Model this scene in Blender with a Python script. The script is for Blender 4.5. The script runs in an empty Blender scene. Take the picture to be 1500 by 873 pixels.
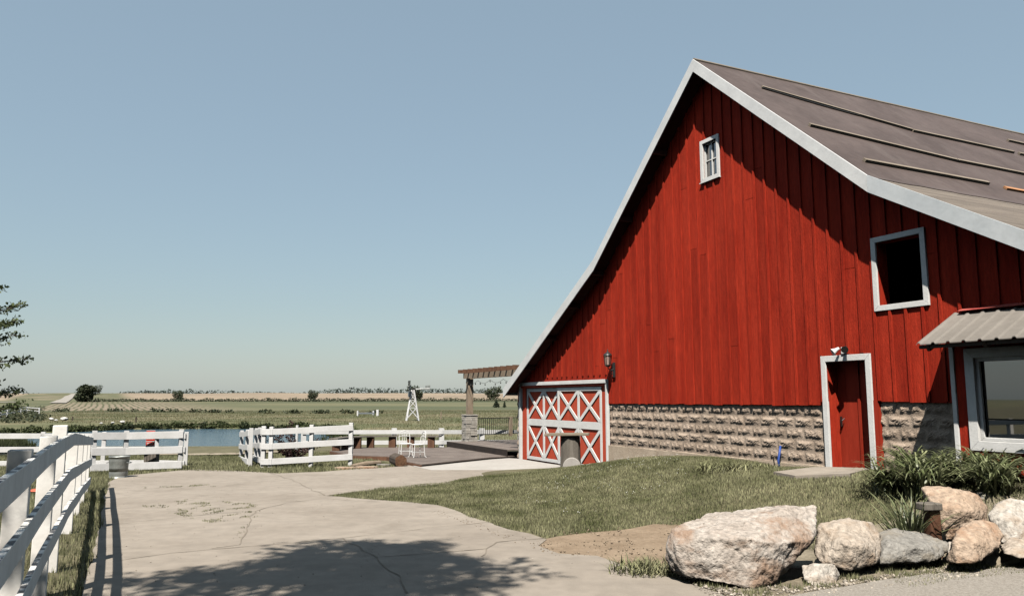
import bpy, bmesh, math, random
import numpy as np
from mathutils import Vector, noise as mnoise
R = math.radians
rng = random.Random(7)
nrg = np.random.default_rng(11)
scene = bpy.context.scene
COL = scene.collection

# ------------------------------------------------------------------ camera
FPX = 1140.0                      # focal length in pixels of the 1500 px wide photograph
PITCH = math.atan(147.5 / FPX)
EYE = 1.65
cam_d = bpy.data.cameras.new('camera'); cam = bpy.data.objects.new('camera', cam_d); COL.objects.link(cam)
cam.location = (0, 0, EYE); cam.rotation_euler = (R(90) + PITCH, 0, 0)
cam_d.sensor_width = 36; cam_d.lens = FPX / 1500 * 36
cam_d.clip_start = 0.05; cam_d.clip_end = 8000
scene.camera = cam

# ------------------------------------------------------------------ sky and sun
SUN_EL = R(57); SUN_TX, SUN_TY = 0.206, 0.979      # horizontal direction the light travels in
world = bpy.data.worlds.new('World'); scene.world = world; world.use_nodes = True
wn = world.node_tree; wn.nodes.clear()
sky = wn.nodes.new('ShaderNodeTexSky'); sky.sky_type = 'NISHITA'; sky.sun_disc = False
sky.sun_elevation = SUN_EL; sky.sun_rotation = math.atan2(-SUN_TX, -SUN_TY)
sky.air_density = 1.6; sky.dust_density = .8; sky.ozone_density = 4.0; sky.altitude = 300
bg = wn.nodes.new('ShaderNodeBackground'); bg.inputs['Strength'].default_value = 0.0505
wo = wn.nodes.new('ShaderNodeOutputWorld')
hsv = wn.nodes.new('ShaderNodeHueSaturation'); hsv.inputs['Saturation'].default_value = .85; wn.links.new(sky.outputs[0], hsv.inputs['Color'])
veil = wn.nodes.new('ShaderNodeMix'); veil.data_type = 'RGBA'; veil.inputs[0].default_value = .5; veil.inputs[7].default_value = (3.62, 4.85, 5.6, 1)   # thin even haze over the whole sky
wn.links.new(hsv.outputs[0], veil.inputs[6]); wn.links.new(veil.outputs[2], bg.inputs[0]); wn.links.new(bg.outputs[0], wo.inputs[0])
sd = bpy.data.lights.new('sun', 'SUN'); sd.energy = 5.0; sd.angle = R(0.5); sd.color = (1.0, 0.945, 0.87)
sun = bpy.data.objects.new('sun', sd); COL.objects.link(sun)
sun.rotation_euler = Vector((SUN_TX * math.cos(SUN_EL), SUN_TY * math.cos(SUN_EL), -math.sin(SUN_EL))).to_track_quat('-Z', 'Y').to_euler()
sun.location = (-20, -60, 80)
scene.cycles.diffuse_bounces = 0     # the photograph is graded hard: its shade is nearly black
vs = scene.view_settings
vs.view_transform = 'Standard'; vs.look = 'None'; vs.exposure = 1.08; vs.gamma = 1; vs.use_curve_mapping = False

# ------------------------------------------------------------------ survey helpers
CP, SP = math.cos(PITCH), math.sin(PITCH)
EYEV = Vector((0, 0, EYE))
def ray(px, py):
    x = (px - 750) / FPX; v = (436.5 - py) / FPX
    return Vector((x, CP - v * SP, SP + v * CP))
def at(px, py, Y):
    d = ray(px, py); return EYEV + d * (Y / d.y)
def atz(px, py, z):
    d = ray(px, py); return EYEV + d * ((z - EYE) / d.z)
BO = Vector((4.364, 16.571, 0)); TH = R(25.1)       # barn gable centre and facing
BU = Vector((math.sin(TH), -math.cos(TH), 0)); BN = Vector((-math.cos(TH), -math.sin(TH), 0))
BROT = math.atan2(BU.y, BU.x)
def so(x, y):                                       # world -> along gable, distance out of gable
    d = Vector((x, y, 0)) - BO; return d.dot(BU), d.dot(BN)
def loc(s, o, z=0):
    p = BO + BU * s + BN * o; p.z = z; return p
def sst(a, b, x):
    t = max(0.0, min(1.0, (x - a) / (b - a))); return t * t * (3 - 2 * t)
PROF = [(-80, .96), (30, -.36), (37, -.62), (43, -.95), (60, -1.0), (82, -.86), (160, -.74), (230, .05), (300, .86), (400, 2.7), (500, 4.9), (570, 5.6), (700, 4.6), (1000, 1.0), (4000, -2)]
WZ = [(-10, -.22), (-4.6, -.2), (-4.1, -.06), (-2.6, .16), (-1.3, .36), (0, .43), (1.2, .42), (1.8, .36), (2.8, .43), (5, .5), (9, .55)]
def lerp_tab(tab, x):
    if x <= tab[0][0]: return tab[0][1]
    for (a, va), (b, vb) in zip(tab, tab[1:]):
        if x <= b: return va + (vb - va) * (x - a) / (b - a)
    return tab[-1][1]
POND_Z = -1.3
POND = [atz(*p, POND_Z).xy for p in [(50, 663), (160, 662), (270, 661), (350, 659), (420, 653), (470, 646), (492, 639), (480, 632), (430, 628), (300, 628), (180, 629), (100, 633), (-20, 637), (-120, 640), (-60, 643), (40, 643)]]
def pond_sd(x, y):
    if not (30 < y < 110 and -110 < x < 10): return 50.0
    ins = False; dm = 1e9; n = len(POND)
    for i in range(n):
        ax, ay = POND[i]; bx, by = POND[(i + 1) % n]
        if (ay > y) != (by > y) and x < (bx - ax) * (y - ay) / (by - ay) + ax: ins = not ins
        ex, ey = bx - ax, by - ay; t = max(0, min(1, ((x - ax) * ex + (y - ay) * ey) / (ex * ex + ey * ey)))
        dm = min(dm, math.hypot(x - ax - t * ex, y - ay - t * ey))
    return -dm if ins else dm
FENCE_L = [(3.35, 0), (4.63, 50), (6.24, 84), (7.96, 105), (15.8, 143)]
def fence_x(y): return -2.204 - (y - 3.35) * ((8.41 - 2.204) / 12.45)
def h(x, y):
    z = lerp_tab(PROF, y)
    if 5 < y < 30:
        s, o = so(x, y)
        if s > -11:
            w = (1 - sst(.8, lerp_tab([(3, 5.2), (5.5, 3.6), (8, 2.7)], s), o)) * sst(-7.5, -4.6, s) if o > -1 else 0.0
            if w > 0:
                zb = lerp_tab(PROF, loc(s, 0).y); z += w * max(0, lerp_tab(WZ, s) - zb)
    if -30 < x < 0 and -20 < y < 14:                 # the verge under the near fence is a little higher
        z += .22 * (1 - sst(8.5, 13, y)) * (1 - sst(-.75, -.05, x - fence_x(y)))
    if y > 30:
        d = pond_sd(x, y)
        if d < 8: z = (POND_Z + (z - POND_Z) * sst(0, 5, d) + .06 * min(1, d)) if d > 0 else POND_Z - min(.7, .05 - d * .25)
        if y > 90: z += .25 * mnoise.noise(Vector((x * .02, y * .012, 0))) * min(1, (y - 90) / 100) * 2
    return z
def T(px, py):                                       # where a line of sight meets the terrain
    d = ray(px, py); t = 3.0; p = EYEV
    while t < 900:
        q = EYEV + d * t
        if q.z < h(q.x, q.y): break
        p = q; t *= 1.012
    lo, hi = t / 1.012, t
    for _ in range(20):
        m = (lo + hi) / 2; q = EYEV + d * m
        if q.z < h(q.x, q.y): hi = m
        else: lo = m
    return EYEV + d * hi

# ------------------------------------------------------------------ mesh builder
class MB:
    def __init__(s): s.v = []; s.f = []
    def add(s, vs_, fs):
        b = len(s.v); s.v += [tuple(p) for p in vs_]; s.f += [tuple(b + i for i in f) for f in fs]; return s
    def box(s, x0, x1, y0, y1, z0, z1):
        return s.add([(x0, y0, z0), (x1, y0, z0), (x1, y1, z0), (x0, y1, z0), (x0, y0, z1), (x1, y0, z1), (x1, y1, z1), (x0, y1, z1)],
                     [(3, 2, 1, 0), (4, 5, 6, 7), (0, 1, 5, 4), (1, 2, 6, 5), (2, 3, 7, 6), (3, 0, 4, 7)])
    def prism(s, poly, axis, a, b):                  # closed polygon extruded along an axis
        n = len(poly); put = {'y': lambda p, q: (p[0], q, p[1]), 'z': lambda p, q: (p[0], p[1], q), 'x': lambda p, q: (q, p[0], p[1])}[axis]
        vs_ = [put(p, a) for p in poly] + [put(p, b) for p in poly]
        return s.add(vs_, [tuple(range(n)), tuple(range(2 * n - 1, n - 1, -1))] + [(i, i + n, (i + 1) % n + n, (i + 1) % n) for i in range(n)])
    def bar(s, a, b, w, t, up=(0, 0, 1)):            # square bar from a to b: w across, t along up
        a, b = Vector(a), Vector(b); d = (b - a).normalized(); u = Vector(up)
        if abs(d.dot(u)) > .99: u = Vector((0, 1, 0))
        sd_ = d.cross(u).normalized(); u = sd_.cross(d).normalized()
        c = [(-w / 2, -t / 2), (w / 2, -t / 2), (w / 2, t / 2), (-w / 2, t / 2)]
        vs_ = [p + sd_ * i + u * j for p in (a, b) for i, j in c]
        return s.add(vs_, [(0, 1, 2, 3), (7, 6, 5, 4)] + [(i, i + 4, (i + 1) % 4 + 4, (i + 1) % 4) for i in range(4)])
    def tube(s, pts, rad, n=8, cap=True):
        pts = [Vector(p) for p in pts]; rs = rad if isinstance(rad, (list, tuple)) else [rad] * len(pts); vs_ = []
        for i, p in enumerate(pts):
            d = (pts[min(i + 1, len(pts) - 1)] - pts[max(i - 1, 0)]).normalized()
            a = d.cross(Vector((0, 0, 1)) if abs(d.z) < .9 else Vector((1, 0, 0))).normalized(); b = d.cross(a)
            vs_ += [p + (a * math.cos(2 * math.pi * k / n) + b * math.sin(2 * math.pi * k / n)) * rs[i] for k in range(n)]
        fs = [(i * n + k, i * n + (k + 1) % n, (i + 1) * n + (k + 1) % n, (i + 1) * n + k) for i in range(len(pts) - 1) for k in range(n)]
        if cap: fs += [tuple(range(n - 1, -1, -1)), tuple((len(pts) - 1) * n + k for k in range(n))]
        return s.add(vs_, fs)
    def lathe(s, prof, n=20, c=(0, 0, 0)):
        vs_ = [(c[0] + r * math.cos(2 * math.pi * k / n), c[1] + r * math.sin(2 * math.pi * k / n), c[2] + z) for r, z in prof for k in range(n)]
        m = len(prof)
        return s.add(vs_, [(i * n + k, i * n + (k + 1) % n, (i + 1) * n + (k + 1) % n, (i + 1) * n + k) for i in range(m - 1) for k in range(n)] + [tuple(range(n - 1, -1, -1)), tuple((m - 1) * n + k for k in range(n))])
    def build(s, name, mat, parent=None, smooth=False, bevel=0):
        me = bpy.data.meshes.new(name); me.from_pydata(s.v, [], s.f); me.update()
        bm = bmesh.new(); bm.from_mesh(me); bmesh.ops.recalc_face_normals(bm, faces=bm.faces); bm.to_mesh(me); bm.free()
        return link(name, me, mat, parent, smooth, bevel)
def link(name, me, mat, parent=None, smooth=False, bevel=0):
    o = bpy.data.objects.new(name, me); COL.objects.link(o)
    if mat: me.materials.append(mat)
    if smooth: me.polygons.foreach_set('use_smooth', [True] * len(me.polygons))
    if parent: o.parent = parent
    if bevel:
        b = o.modifiers.new('bevel', 'BEVEL'); b.width = bevel; b.segments = 2; b.limit_method = 'ANGLE'
    return o
def npmesh(name, V, F, mat, parent=None):            # quick mesh from numpy arrays (F: n x 3 or n x 4)
    me = bpy.data.meshes.new(name); k = F.shape[1]
    me.vertices.add(len(V)); me.vertices.foreach_set('co', V.astype(np.float32).ravel())
    me.loops.add(F.size); me.loops.foreach_set('vertex_index', F.astype(np.int32).ravel())
    me.polygons.add(len(F)); me.polygons.foreach_set('loop_start', np.arange(0, F.size, k, dtype=np.int32)); me.polygons.foreach_set('loop_total', np.full(len(F), k, dtype=np.int32))
    me.update(); me.validate()
    return link(name, me, mat, parent)
def tag(o, label=None, cat=None, group=None, kind=None):
    for k, v in (('label', label), ('category', cat), ('group', group), ('kind', kind)):
        if v: o[k] = v
    return o
def thing(name, p, rz, label, cat, group=None):
    o = bpy.data.objects.new(name, None); COL.objects.link(o); o.location = p; o.rotation_euler.z = rz; o.empty_display_size = .2
    return tag(o, label, cat, group)
def copy_tree(o):
    c = o.copy(); COL.objects.link(c)
    for ch in [x for x in list(COL.objects) if x.parent == o]:
        k = copy_tree(ch); k.parent = c
    return c

# ------------------------------------------------------------------ materials
ALB = .52                          # scales every base colour down so that shade renders deeper
def K(c): return tuple(q * ALB for q in c)
def mat(name, c1, c2=None, scale=4.0, rough=.8, stretch=(1, 1, 1), bump=0., bscale=40., lo=.35, hi=.65, metal=0., island=0., fine=.12, spec=.3, extra=None, transl=0.):
    m = bpy.data.materials.new(name); m.use_nodes = True; nt = m.node_tree; N = nt.nodes; L = nt.links
    b = N['Principled BSDF']; b.inputs['Roughness'].default_value = rough; b.inputs['Metallic'].default_value = metal; b.inputs['Specular IOR Level'].default_value = spec
    tc = N.new('ShaderNodeTexCoord'); mp = N.new('ShaderNodeMapping'); mp.inputs['Scale'].default_value = stretch; L.new(tc.outputs['Object'], mp.inputs[0])
    n1 = N.new('ShaderNodeTexNoise'); n1.inputs['Scale'].default_value = scale; n1.inputs['Detail'].default_value = 7; n1.inputs['Roughness'].default_value = .62; L.new(mp.outputs[0], n1.inputs[0])
    cr = N.new('ShaderNodeValToRGB'); cr.color_ramp.elements[0].position = lo; cr.color_ramp.elements[1].position = hi
    cr.color_ramp.elements[0].color = (*K(c1), 1); cr.color_ramp.elements[1].color = (*K(c2 or c1), 1); L.new(n1.outputs[0], cr.inputs[0])
    n2 = N.new('ShaderNodeTexNoise'); n2.inputs['Scale'].default_value = scale * 9; n2.inputs['Detail'].default_value = 4; L.new(mp.outputs[0], n2.inputs[0])
    mr = N.new('ShaderNodeMapRange'); mr.inputs[1].default_value = .3; mr.inputs[2].default_value = .7; mr.inputs[3].default_value = 1 - fine; mr.inputs[4].default_value = 1 + fine; L.new(n2.outputs[0], mr.inputs[0])
    hs = N.new('ShaderNodeHueSaturation'); L.new(cr.outputs[0], hs.inputs['Color']); val = mr.outputs[0]
    if island:
        g = N.new('ShaderNodeNewGeometry'); mi = N.new('ShaderNodeMapRange'); mi.inputs[3].default_value = 1 - island; mi.inputs[4].default_value = 1 + island; L.new(g.outputs['Random Per Island'], mi.inputs[0])
        mu = N.new('ShaderNodeMath'); mu.operation = 'MULTIPLY'; L.new(val, mu.inputs[0]); L.new(mi.outputs[0], mu.inputs[1]); val = mu.outputs[0]
    L.new(val, hs.inputs['Value']); col = hs.outputs[0]
    if extra: col = extra(nt, col, mp, tc, b)
    L.new(col, b.inputs['Base Color'])
    if bump:
        n3 = N.new('ShaderNodeTexNoise'); n3.inputs['Scale'].default_value = bscale; n3.inputs['Detail'].default_value = 6; L.new(mp.outputs[0], n3.inputs[0])
        bp = N.new('ShaderNodeBump'); bp.inputs['Strength'].default_value = bump; bp.inputs['Distance'].default_value = .03; L.new(n3.outputs[0], bp.inputs['Height']); L.new(bp.outputs[0], b.inputs['Normal'])
    if transl:
        tr = N.new('ShaderNodeBsdfTranslucent'); mx = N.new('ShaderNodeMixShader'); mx.inputs[0].default_value = transl
        L.new(col, tr.inputs[0]); L.new(b.outputs[0], mx.inputs[1]); L.new(tr.outputs[0], mx.inputs[2]); L.new(mx.outputs[0], N['Material Output'].inputs[0])
    return m
def specks(c, scale, lo, hi, stretch=(1, 1, 1), amt=1.0):   # small marks of another colour (chips, knots, stains)
    def f(nt, col, mp, tc, b):
        N, L = nt.nodes, nt.links
        m2 = N.new('ShaderNodeMapping'); m2.inputs['Scale'].default_value = stretch; L.new(tc.outputs['Object'], m2.inputs[0])
        n = N.new('ShaderNodeTexNoise'); n.inputs['Scale'].default_value = scale; n.inputs['Detail'].default_value = 5; n.inputs['Roughness'].default_value = .7; L.new(m2.outputs[0], n.inputs[0])
        r = N.new('ShaderNodeMapRange'); r.inputs[1].default_value = lo; r.inputs[2].default_value = hi; r.inputs[4].default_value = amt; L.new(n.outputs[0], r.inputs[0])
        mx = N.new('ShaderNodeMix'); mx.data_type = 'RGBA'; L.new(r.outputs[0], mx.inputs[0]); L.new(col, mx.inputs[6]); mx.inputs[7].default_value = (*K(c), 1)
        return mx.outputs[2]
    return f
def chain(*fs):
    def f(nt, col, mp, tc, b):
        for g in fs: col = g(nt, col, mp, tc, b)
        return col
    return f
RED1, RED2 = (.42, .027, .010), (.59, .050, .020)
M = {}
M['red'] = mat('red_barn_paint', RED1, RED2, 1.3, .8, (3, 3, .35), .35, 40, spec=.12, island=.13, fine=.2,
               extra=chain(specks((.15, .008, .006), 5, .62, .74, (5, 5, .5), .75), specks((.08, .006, .005), 7, .68, .73, (1, 1, .8), .85), specks((.9, .62, .5), 15, .715, .75, (1.7, 1.7, .45), .8)))
M['red_door'] = mat('red_door_paint', (.40, .034, .014), (.52, .052, .024), 1.6, .7, spec=.15, stretch=(3, 3, .4), bump=.12, bscale=30, island=.07, fine=.08, extra=specks((.6, .4, .33), 14, .74, .77, (1.5, 1.5, .5), .7))
M['red_garage'] = mat('garage_red_paint', (.60, .085, .040), (.76, .12, .06), 1.6, .7, spec=.15, stretch=(3, 3, .6), bump=.1, bscale=30, fine=.06)
M['white'] = mat('white_paint', (.96, .95, .91), (1.10, 1.09, 1.05), 3, .6, (1, 1, 1), .1, 40, fine=.05, extra=specks((.38, .36, .33), 22, .66, .76, (1, 1, 1), .6))
M['fence'] = mat('fence_white_paint', (.84, .83, .80), (.96, .95, .93), 3, .6, (1, 1, 1), .05, 50, island=.03, fine=.05, extra=specks((.30, .28, .25), 18, .68, .78, (1, 1, 1), .6))
M['fence_old'] = mat('weathered_fence_paint', (.60, .58, .54), (.76, .75, .72), 2.5, .65, (1, 1, 1), .2, 60, fine=.06, extra=None)
M['metal_white'] = mat('white_flashing', (.92, .92, .90), (1.06, 1.06, 1.03), 2, .42, (1, 1, 1), .06, 9, fine=.04, spec=.5)
M['galv'] = mat('galvanised_flashing', (.78, .82, .83), (.92, .95, .95), 1.5, .38, (1, 1, 1), .1, 6, fine=.05, metal=.1, spec=.5)
M['block'] = mat('rock_face_block', (.47, .36, .27), (.64, .51, .40), 3, .95, (1, 1, 1), .5, 60, island=.12, fine=.18, extra=specks((.16, .12, .095), 5, .58, .72, (1, 1, 1), .6))
M['footing'] = mat('sandy_footing', (.58, .46, .34), (.72, .59, .45), 3, .95, (1, 1, 1), .35, 50, fine=.1)
M['stone'] = mat('pillar_stone', (.46, .42, .36), (.60, .56, .50), 6, .9, (1, 1, 1), .3, 60, island=.22, fine=.1)
M['membrane'] = mat('roof_membrane', (.100, .072, .062), (.145, .108, .095), .8, .62, (1, 1, 1), .12, 5, fine=.09, spec=.25, extra=specks((.165, .13, .115), 1.1, .52, .66, (.5, 1.6, .5), .6))
M['roof_plank'] = mat('old_roof_planks', (.165, .135, .11), (.24, .20, .16), 2, .85, (3, .3, 3), .2, 40, island=.1)
M['batten'] = mat('roof_batten_wood', (.26, .21, .155), (.36, .30, .23), 4, .8, (3, .4, 3), .1, 40)
M['lumber'] = mat('fresh_lumber', (.52, .24, .10), (.62, .31, .15), 4, .8)
M['rib_metal'] = mat('ribbed_tan_metal', (.25, .225, .195), (.31, .28, .245), 1.5, .5, (1, 1, 1), .04, 12, fine=.05, spec=.4)
M['rib_red'] = mat('red_flashing', (.55, .10, .08), (.62, .15, .12), 3, .5)
M['dark'] = mat('dark_timber_and_gap_shade', (.02, .017, .015), (.035, .03, .026), 3, .9)
M['black'] = mat('black_iron', (.018, .017, .016), (.03, .028, .026), 8, .5, spec=.5)
M['sky_wood'] = mat('unpainted_soffit', (.085, .022, .016), (.13, .035, .025), 2, .9, (3, .4, 3))
def glassy(name, c, rough=.03):
    m = mat(name, c, None, 3, rough, fine=0, spec=1.0); b = m.node_tree.nodes['Principled BSDF']; b.inputs['Coat Weight'].default_value = 1; b.inputs['Coat IOR'].default_value = 2.2; b.inputs['Coat Roughness'].default_value = .01; return m
M['glass'] = glassy('window_glass', (.012, .014, .013))
M['lamp_glass'] = glassy('lantern_glass', (.55, .36, .30), .15)
M['concrete'] = mat('drive_concrete', (.34, .29, .235), (.43, .375, .31), .55, .9, (1, 1, 1), .25, 90, fine=.1, lo=.3, hi=.7,
                    extra=chain(specks((.24, .20, .155), .9, .56, .70, (1, 1, 1), .5), specks((.20, .165, .12), 26, .70, .80, (1, 1, 1), .4), specks((.20, .17, .135), 75, .56, .72, (1, 1, 1), .35), specks((.52, .47, .41), 60, .60, .72, (1, 1, 1), .35)))
M['slab'] = mat('pale_new_concrete', (.50, .465, .42), (.57, .535, .49), .8, .88, (1, 1, 1), .15, 90, fine=.06)
M['gravel'] = mat('pale_gravel', (.34, .30, .25), (.52, .475, .41), 38, .95, (1, 1, 1), .9, 60, fine=.25)
M['dirt'] = mat('sandy_dirt', (.27, .195, .125), (.40, .30, .205), 2.2, .97, (1, 1, 1), .5, 60, fine=.14, extra=specks((.16, .10, .06), 9, .66, .72, (1, 1, 1), .8))
M['crack'] = mat('crack_soil', (.24, .20, .15), (.34, .29, .23), 6, 1.0, fine=.2)
M['blade'] = mat('lawn_blades', (.135, .155, .055), (.52, .50, .29), 1.3, .75, island=.75, fine=.1, transl=.3, lo=.3, hi=.7)
M['meadow'] = mat('meadow_blades', (.12, .135, .045), (.30, .25, .14), .12, .8, island=.45, fine=.1, transl=.3, lo=.4, hi=.62)
M['reed'] = mat('bank_reeds', (.022, .036, .010), (.10, .12, .04), .35, .8, island=.5, fine=.1, transl=.25)
M['leaf'] = mat('tree_leaves', (.06, .085, .028), (.17, .20, .085), .9, .6, island=.4, fine=.05, transl=.3)
M['leaf_far'] = mat('far_leaves', (.035, .052, .022), (.095, .105, .05), .25, .7, island=.4, fine=.05, transl=.2)
M['leaf_tree_line'] = mat('tree_line_leaves', (.045, .068, .052), (.085, .11, .085), .05, .8, island=.3, fine=.05, transl=.1)
M['leaf_conifer'] = mat('conifer_needles', (.02, .035, .014), (.045, .06, .026), 2, .8, island=.3, transl=.1)
M['leaf_purple'] = mat('purple_leaves', (.05, .022, .022), (.11, .055, .045), 3, .6, island=.4, fine=.05, transl=.25)
M['lily'] = mat('strap_leaves', (.12, .16, .055), (.46, .48, .26), 3, .45, island=.4, fine=.05, transl=.3, spec=.5)
M['bark'] = mat('bark', (.07, .052, .038), (.14, .11, .085), 6, .95, (2, 2, .5), .5, 30)
M['wood_grey'] = mat('weathered_grey_wood', (.15, .13, .105), (.27, .24, .20), 4, .9, (4, 4, .4), .35, 40, island=.1)
M['wood_deck'] = mat('deck_boards', (.17, .135, .115), (.25, .205, .175), 2.2, .85, (1, 1, 1), .15, 40, island=.16)
M['wood_brown'] = mat('brown_stained_wood', (.13, .062, .034), (.23, .115, .065), 3, .85, (3, 3, .6), .25, 40, island=.1)
M['wood_dark'] = mat('dark_stained_wood', (.028, .02, .016), (.05, .036, .028), 3, .8, (1, 1, 1), .2, 40)
M['wood_tan'] = mat('tan_timber', (.30, .225, .155), (.42, .33, .24), 3, .85, (3, 3, .5), .25, 40)
M['log_end'] = mat('log_end_grain', (.11, .052, .028), (.26, .14, .075), 14, .95, (1, 1, 1), .5, 40)
M['zinc'] = mat('galvanised_zinc', (.36, .38, .36), (.52, .54, .51), 5, .42, (1, 1, .6), .05, 20, metal=.45, spec=.5)
M['rust'] = mat('rusty_brown_metal', (.10, .045, .024), (.19, .085, .045), 5, .7, (1, 1, 1), .2, 40)
M['blue'] = mat('blue_hose_plastic', (.05, .11, .42), (.07, .15, .52), 5, .4)
M['sign_red'] = mat('sign_red', (.62, .03, .015), (.70, .05, .025), 5, .5)
M['orange'] = mat('orange_plastic', (.80, .16, .08), None, 5, .5)
M['rock_white'] = mat('pale_rock', (.62, .60, .55), (.76, .74, .70), 2, .9)

def ground_extra(nt, col, mp, tc, b):                # land cover laid out over the ground: lawn, meadow, rows, fields
    N, L = nt.nodes, nt.links
    sp = N.new('ShaderNodeSeparateXYZ'); L.new(tc.outputs['Object'], sp.inputs[0])
    def noise(scale, det=5, st=(1, 1, 1)):
        m2 = N.new('ShaderNodeMapping'); m2.inputs['Scale'].default_value = st; L.new(tc.outputs['Object'], m2.inputs[0])
        n = N.new('ShaderNodeTexNoise'); n.inputs['Scale'].default_value = scale; n.inputs['Detail'].default_value = det; L.new(m2.outputs[0], n.inputs[0]); return n.outputs[0]
    def math_(op, a, bb, c=None):
        m = N.new('ShaderNodeMath'); m.operation = op
        for i, q in enumerate((a, bb, c)):
            if q is None: continue
            if isinstance(q, (int, float)): m.inputs[i].default_value = q
            else: L.new(q, m.inputs[i])
        return m.outputs[0]
    def mrange(v, a, bb):
        r = N.new('ShaderNodeMapRange'); r.interpolation_type = 'SMOOTHSTEP'; r.inputs[1].default_value = a; r.inputs[2].default_value = bb; L.new(v, r.inputs[0]); return r.outputs[0]
    def mix(f, a, bb):
        m = N.new('ShaderNodeMix'); m.data_type = 'RGBA'
        L.new(f, m.inputs[0])
        for i, q in ((6, a), (7, bb)):
            if isinstance(q, tuple): m.inputs[i].default_value = (*K(q), 1)
            else: L.new(q, m.inputs[i])
        return m.outputs[2]
    X, Y = sp.outputs[0], sp.outputs[1]
    wob = math_('MULTIPLY', math_('SUBTRACT', noise(.05), .5), .12)
    Yw = math_('ADD', Y, math_('MULTIPLY', wob, Y))
    big = noise(.06, 6); mid = noise(.7, 6)
    mead = mix(mrange(big, .38, .62), (.115, .125, .05), (.22, .195, .105))
    mead = mix(math_('MULTIPLY', mrange(mid, .5, .7), .5), mead, (.26, .23, .13))
    col = mix(mrange(Yw, 30, 60), col, mead)
    green = mix(mrange(noise(.03, 6, (.4, 1, 1)), .38, .62), (.105, .115, .055), (.185, .175, .09))
    col = mix(mrange(Yw, 132, 146), col, green)
    # ploughed rows
    c = math_('ADD', math_('MULTIPLY', X, .886), math_('MULTIPLY', Y, .463))
    cw = math_('ADD', c, math_('MULTIPLY', math_('SUBTRACT', noise(.02, 2), .5), 4))
    wv = math_('SINE', math_('MULTIPLY', cw, 2 * math.pi / 1.55), 0)
    rows = mix(mrange(wv, .15, .8), (.30, .24, .165), (.10, .10, .045))
    msk = math_('MULTIPLY', math_('MULTIPLY', mrange(c, -13.5, -12.5), math_('SUBTRACT', 1, mrange(c, 10, 34))), math_('MULTIPLY', mrange(Yw, 150, 158), math_('SUBTRACT', 1, mrange(Yw, 282, 290))))
    col = mix(msk, col, rows)
    tan = mix(mrange(noise(.02, 5), .4, .6), (.33, .255, .18), (.40, .31, .215))
    tan = mix(math_('MULTIPLY', mrange(noise(.6, 3, (1, .2, 1)), .5, .65), .35), tan, (.22, .19, .11))
    left = math_('SUBTRACT', 1, mrange(math_('ADD', math_('MULTIPLY', X, 1 / .50), Y), 0, 40))   # rough grass on the left-hand hill
    fld = math_('MULTIPLY', mrange(Yw, 306, 316), 1)
    col = mix(fld, col, tan)
    hillg = math_('MULTIPLY', math_('MULTIPLY', mrange(math_('MULTIPLY_ADD', Y, .575, X), -26, -18), math_('SUBTRACT', 1, mrange(math_('MULTIPLY_ADD', Y, .51, X), 2, 12))), mrange(Y, 200, 300))
    col = mix(math_('MULTIPLY', hillg, mrange(noise(.08, 6), .2, .6)), col, (.13, .135, .062))
    return col
M['ground'] = mat('ground_cover', (.11, .10, .05), (.21, .185, .105), .9, .95, (1, 1, 1), .3, 25, fine=.25, lo=.35, hi=.7, extra=ground_extra)
def water_extra(nt, col, mp, tc, b):
    N, L = nt.nodes, nt.links
    m2 = N.new('ShaderNodeMapping'); m2.inputs['Scale'].default_value = (.5, 1.3, 1); L.new(tc.outputs['Object'], m2.inputs[0])
    n = N.new('ShaderNodeTexNoise'); n.inputs['Scale'].default_value = 1.6; n.inputs['Detail'].default_value = 6; n.inputs['Roughness'].default_value = .65; L.new(m2.outputs[0], n.inputs[0])
    bp = N.new('ShaderNodeBump'); bp.inputs['Strength'].default_value = 1; bp.inputs['Distance'].default_value = .14; L.new(n.outputs[0], bp.inputs['Height']); L.new(bp.outputs[0], b.inputs['Normal'])
    return col
M['water'] = mat('pond_water', (.05, .10, .135), (.07, .125, .165), .1, .12, fine=0, spec=.6, extra=water_extra)

def boulder_mat(name, a, bcol, stain, pit):
    return mat(name, a, bcol, 2.2, .92, (1, 1, 1), .9, 26, fine=.3, lo=.3, hi=.7, extra=chain(specks(stain, 1.5, .47, .60, (1, 1, 1.6), .9), specks(pit, 13, .60, .70, (1, 1, 1), .75)))

# ------------------------------------------------------------------ terrain
def axis(lo, hi, a, b, st, g):
    v = [a]
    while v[-1] < b: v.append(v[-1] + st)
    s = st; w = v[-1]
    while w < hi: s *= g; w += s; v.append(w)
    s = st; w = a; pre = []
    while w > lo: s *= g; w -= s; pre.append(w)
    return pre[::-1] + v
gx = axis(-1500, 1500, -30, 14, .42, 1.07); gy = axis(-90, 3500, 3, 31, .34, 1.018)
gy = [y for y in gy]
V = np.array([(x, y, h(x, y)) for y in gy for x in gx]); nx = len(gx)
F = np.array([(j * nx + i, j * nx + i + 1, (j + 1) * nx + i + 1, (j + 1) * nx + i) for j in range(len(gy) - 1) for i in range(nx - 1)])
o = npmesh('ground', V, F, M['ground']); o.data.polygons.foreach_set('use_smooth', [True] * len(F)); tag(o, kind='structure')

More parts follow.
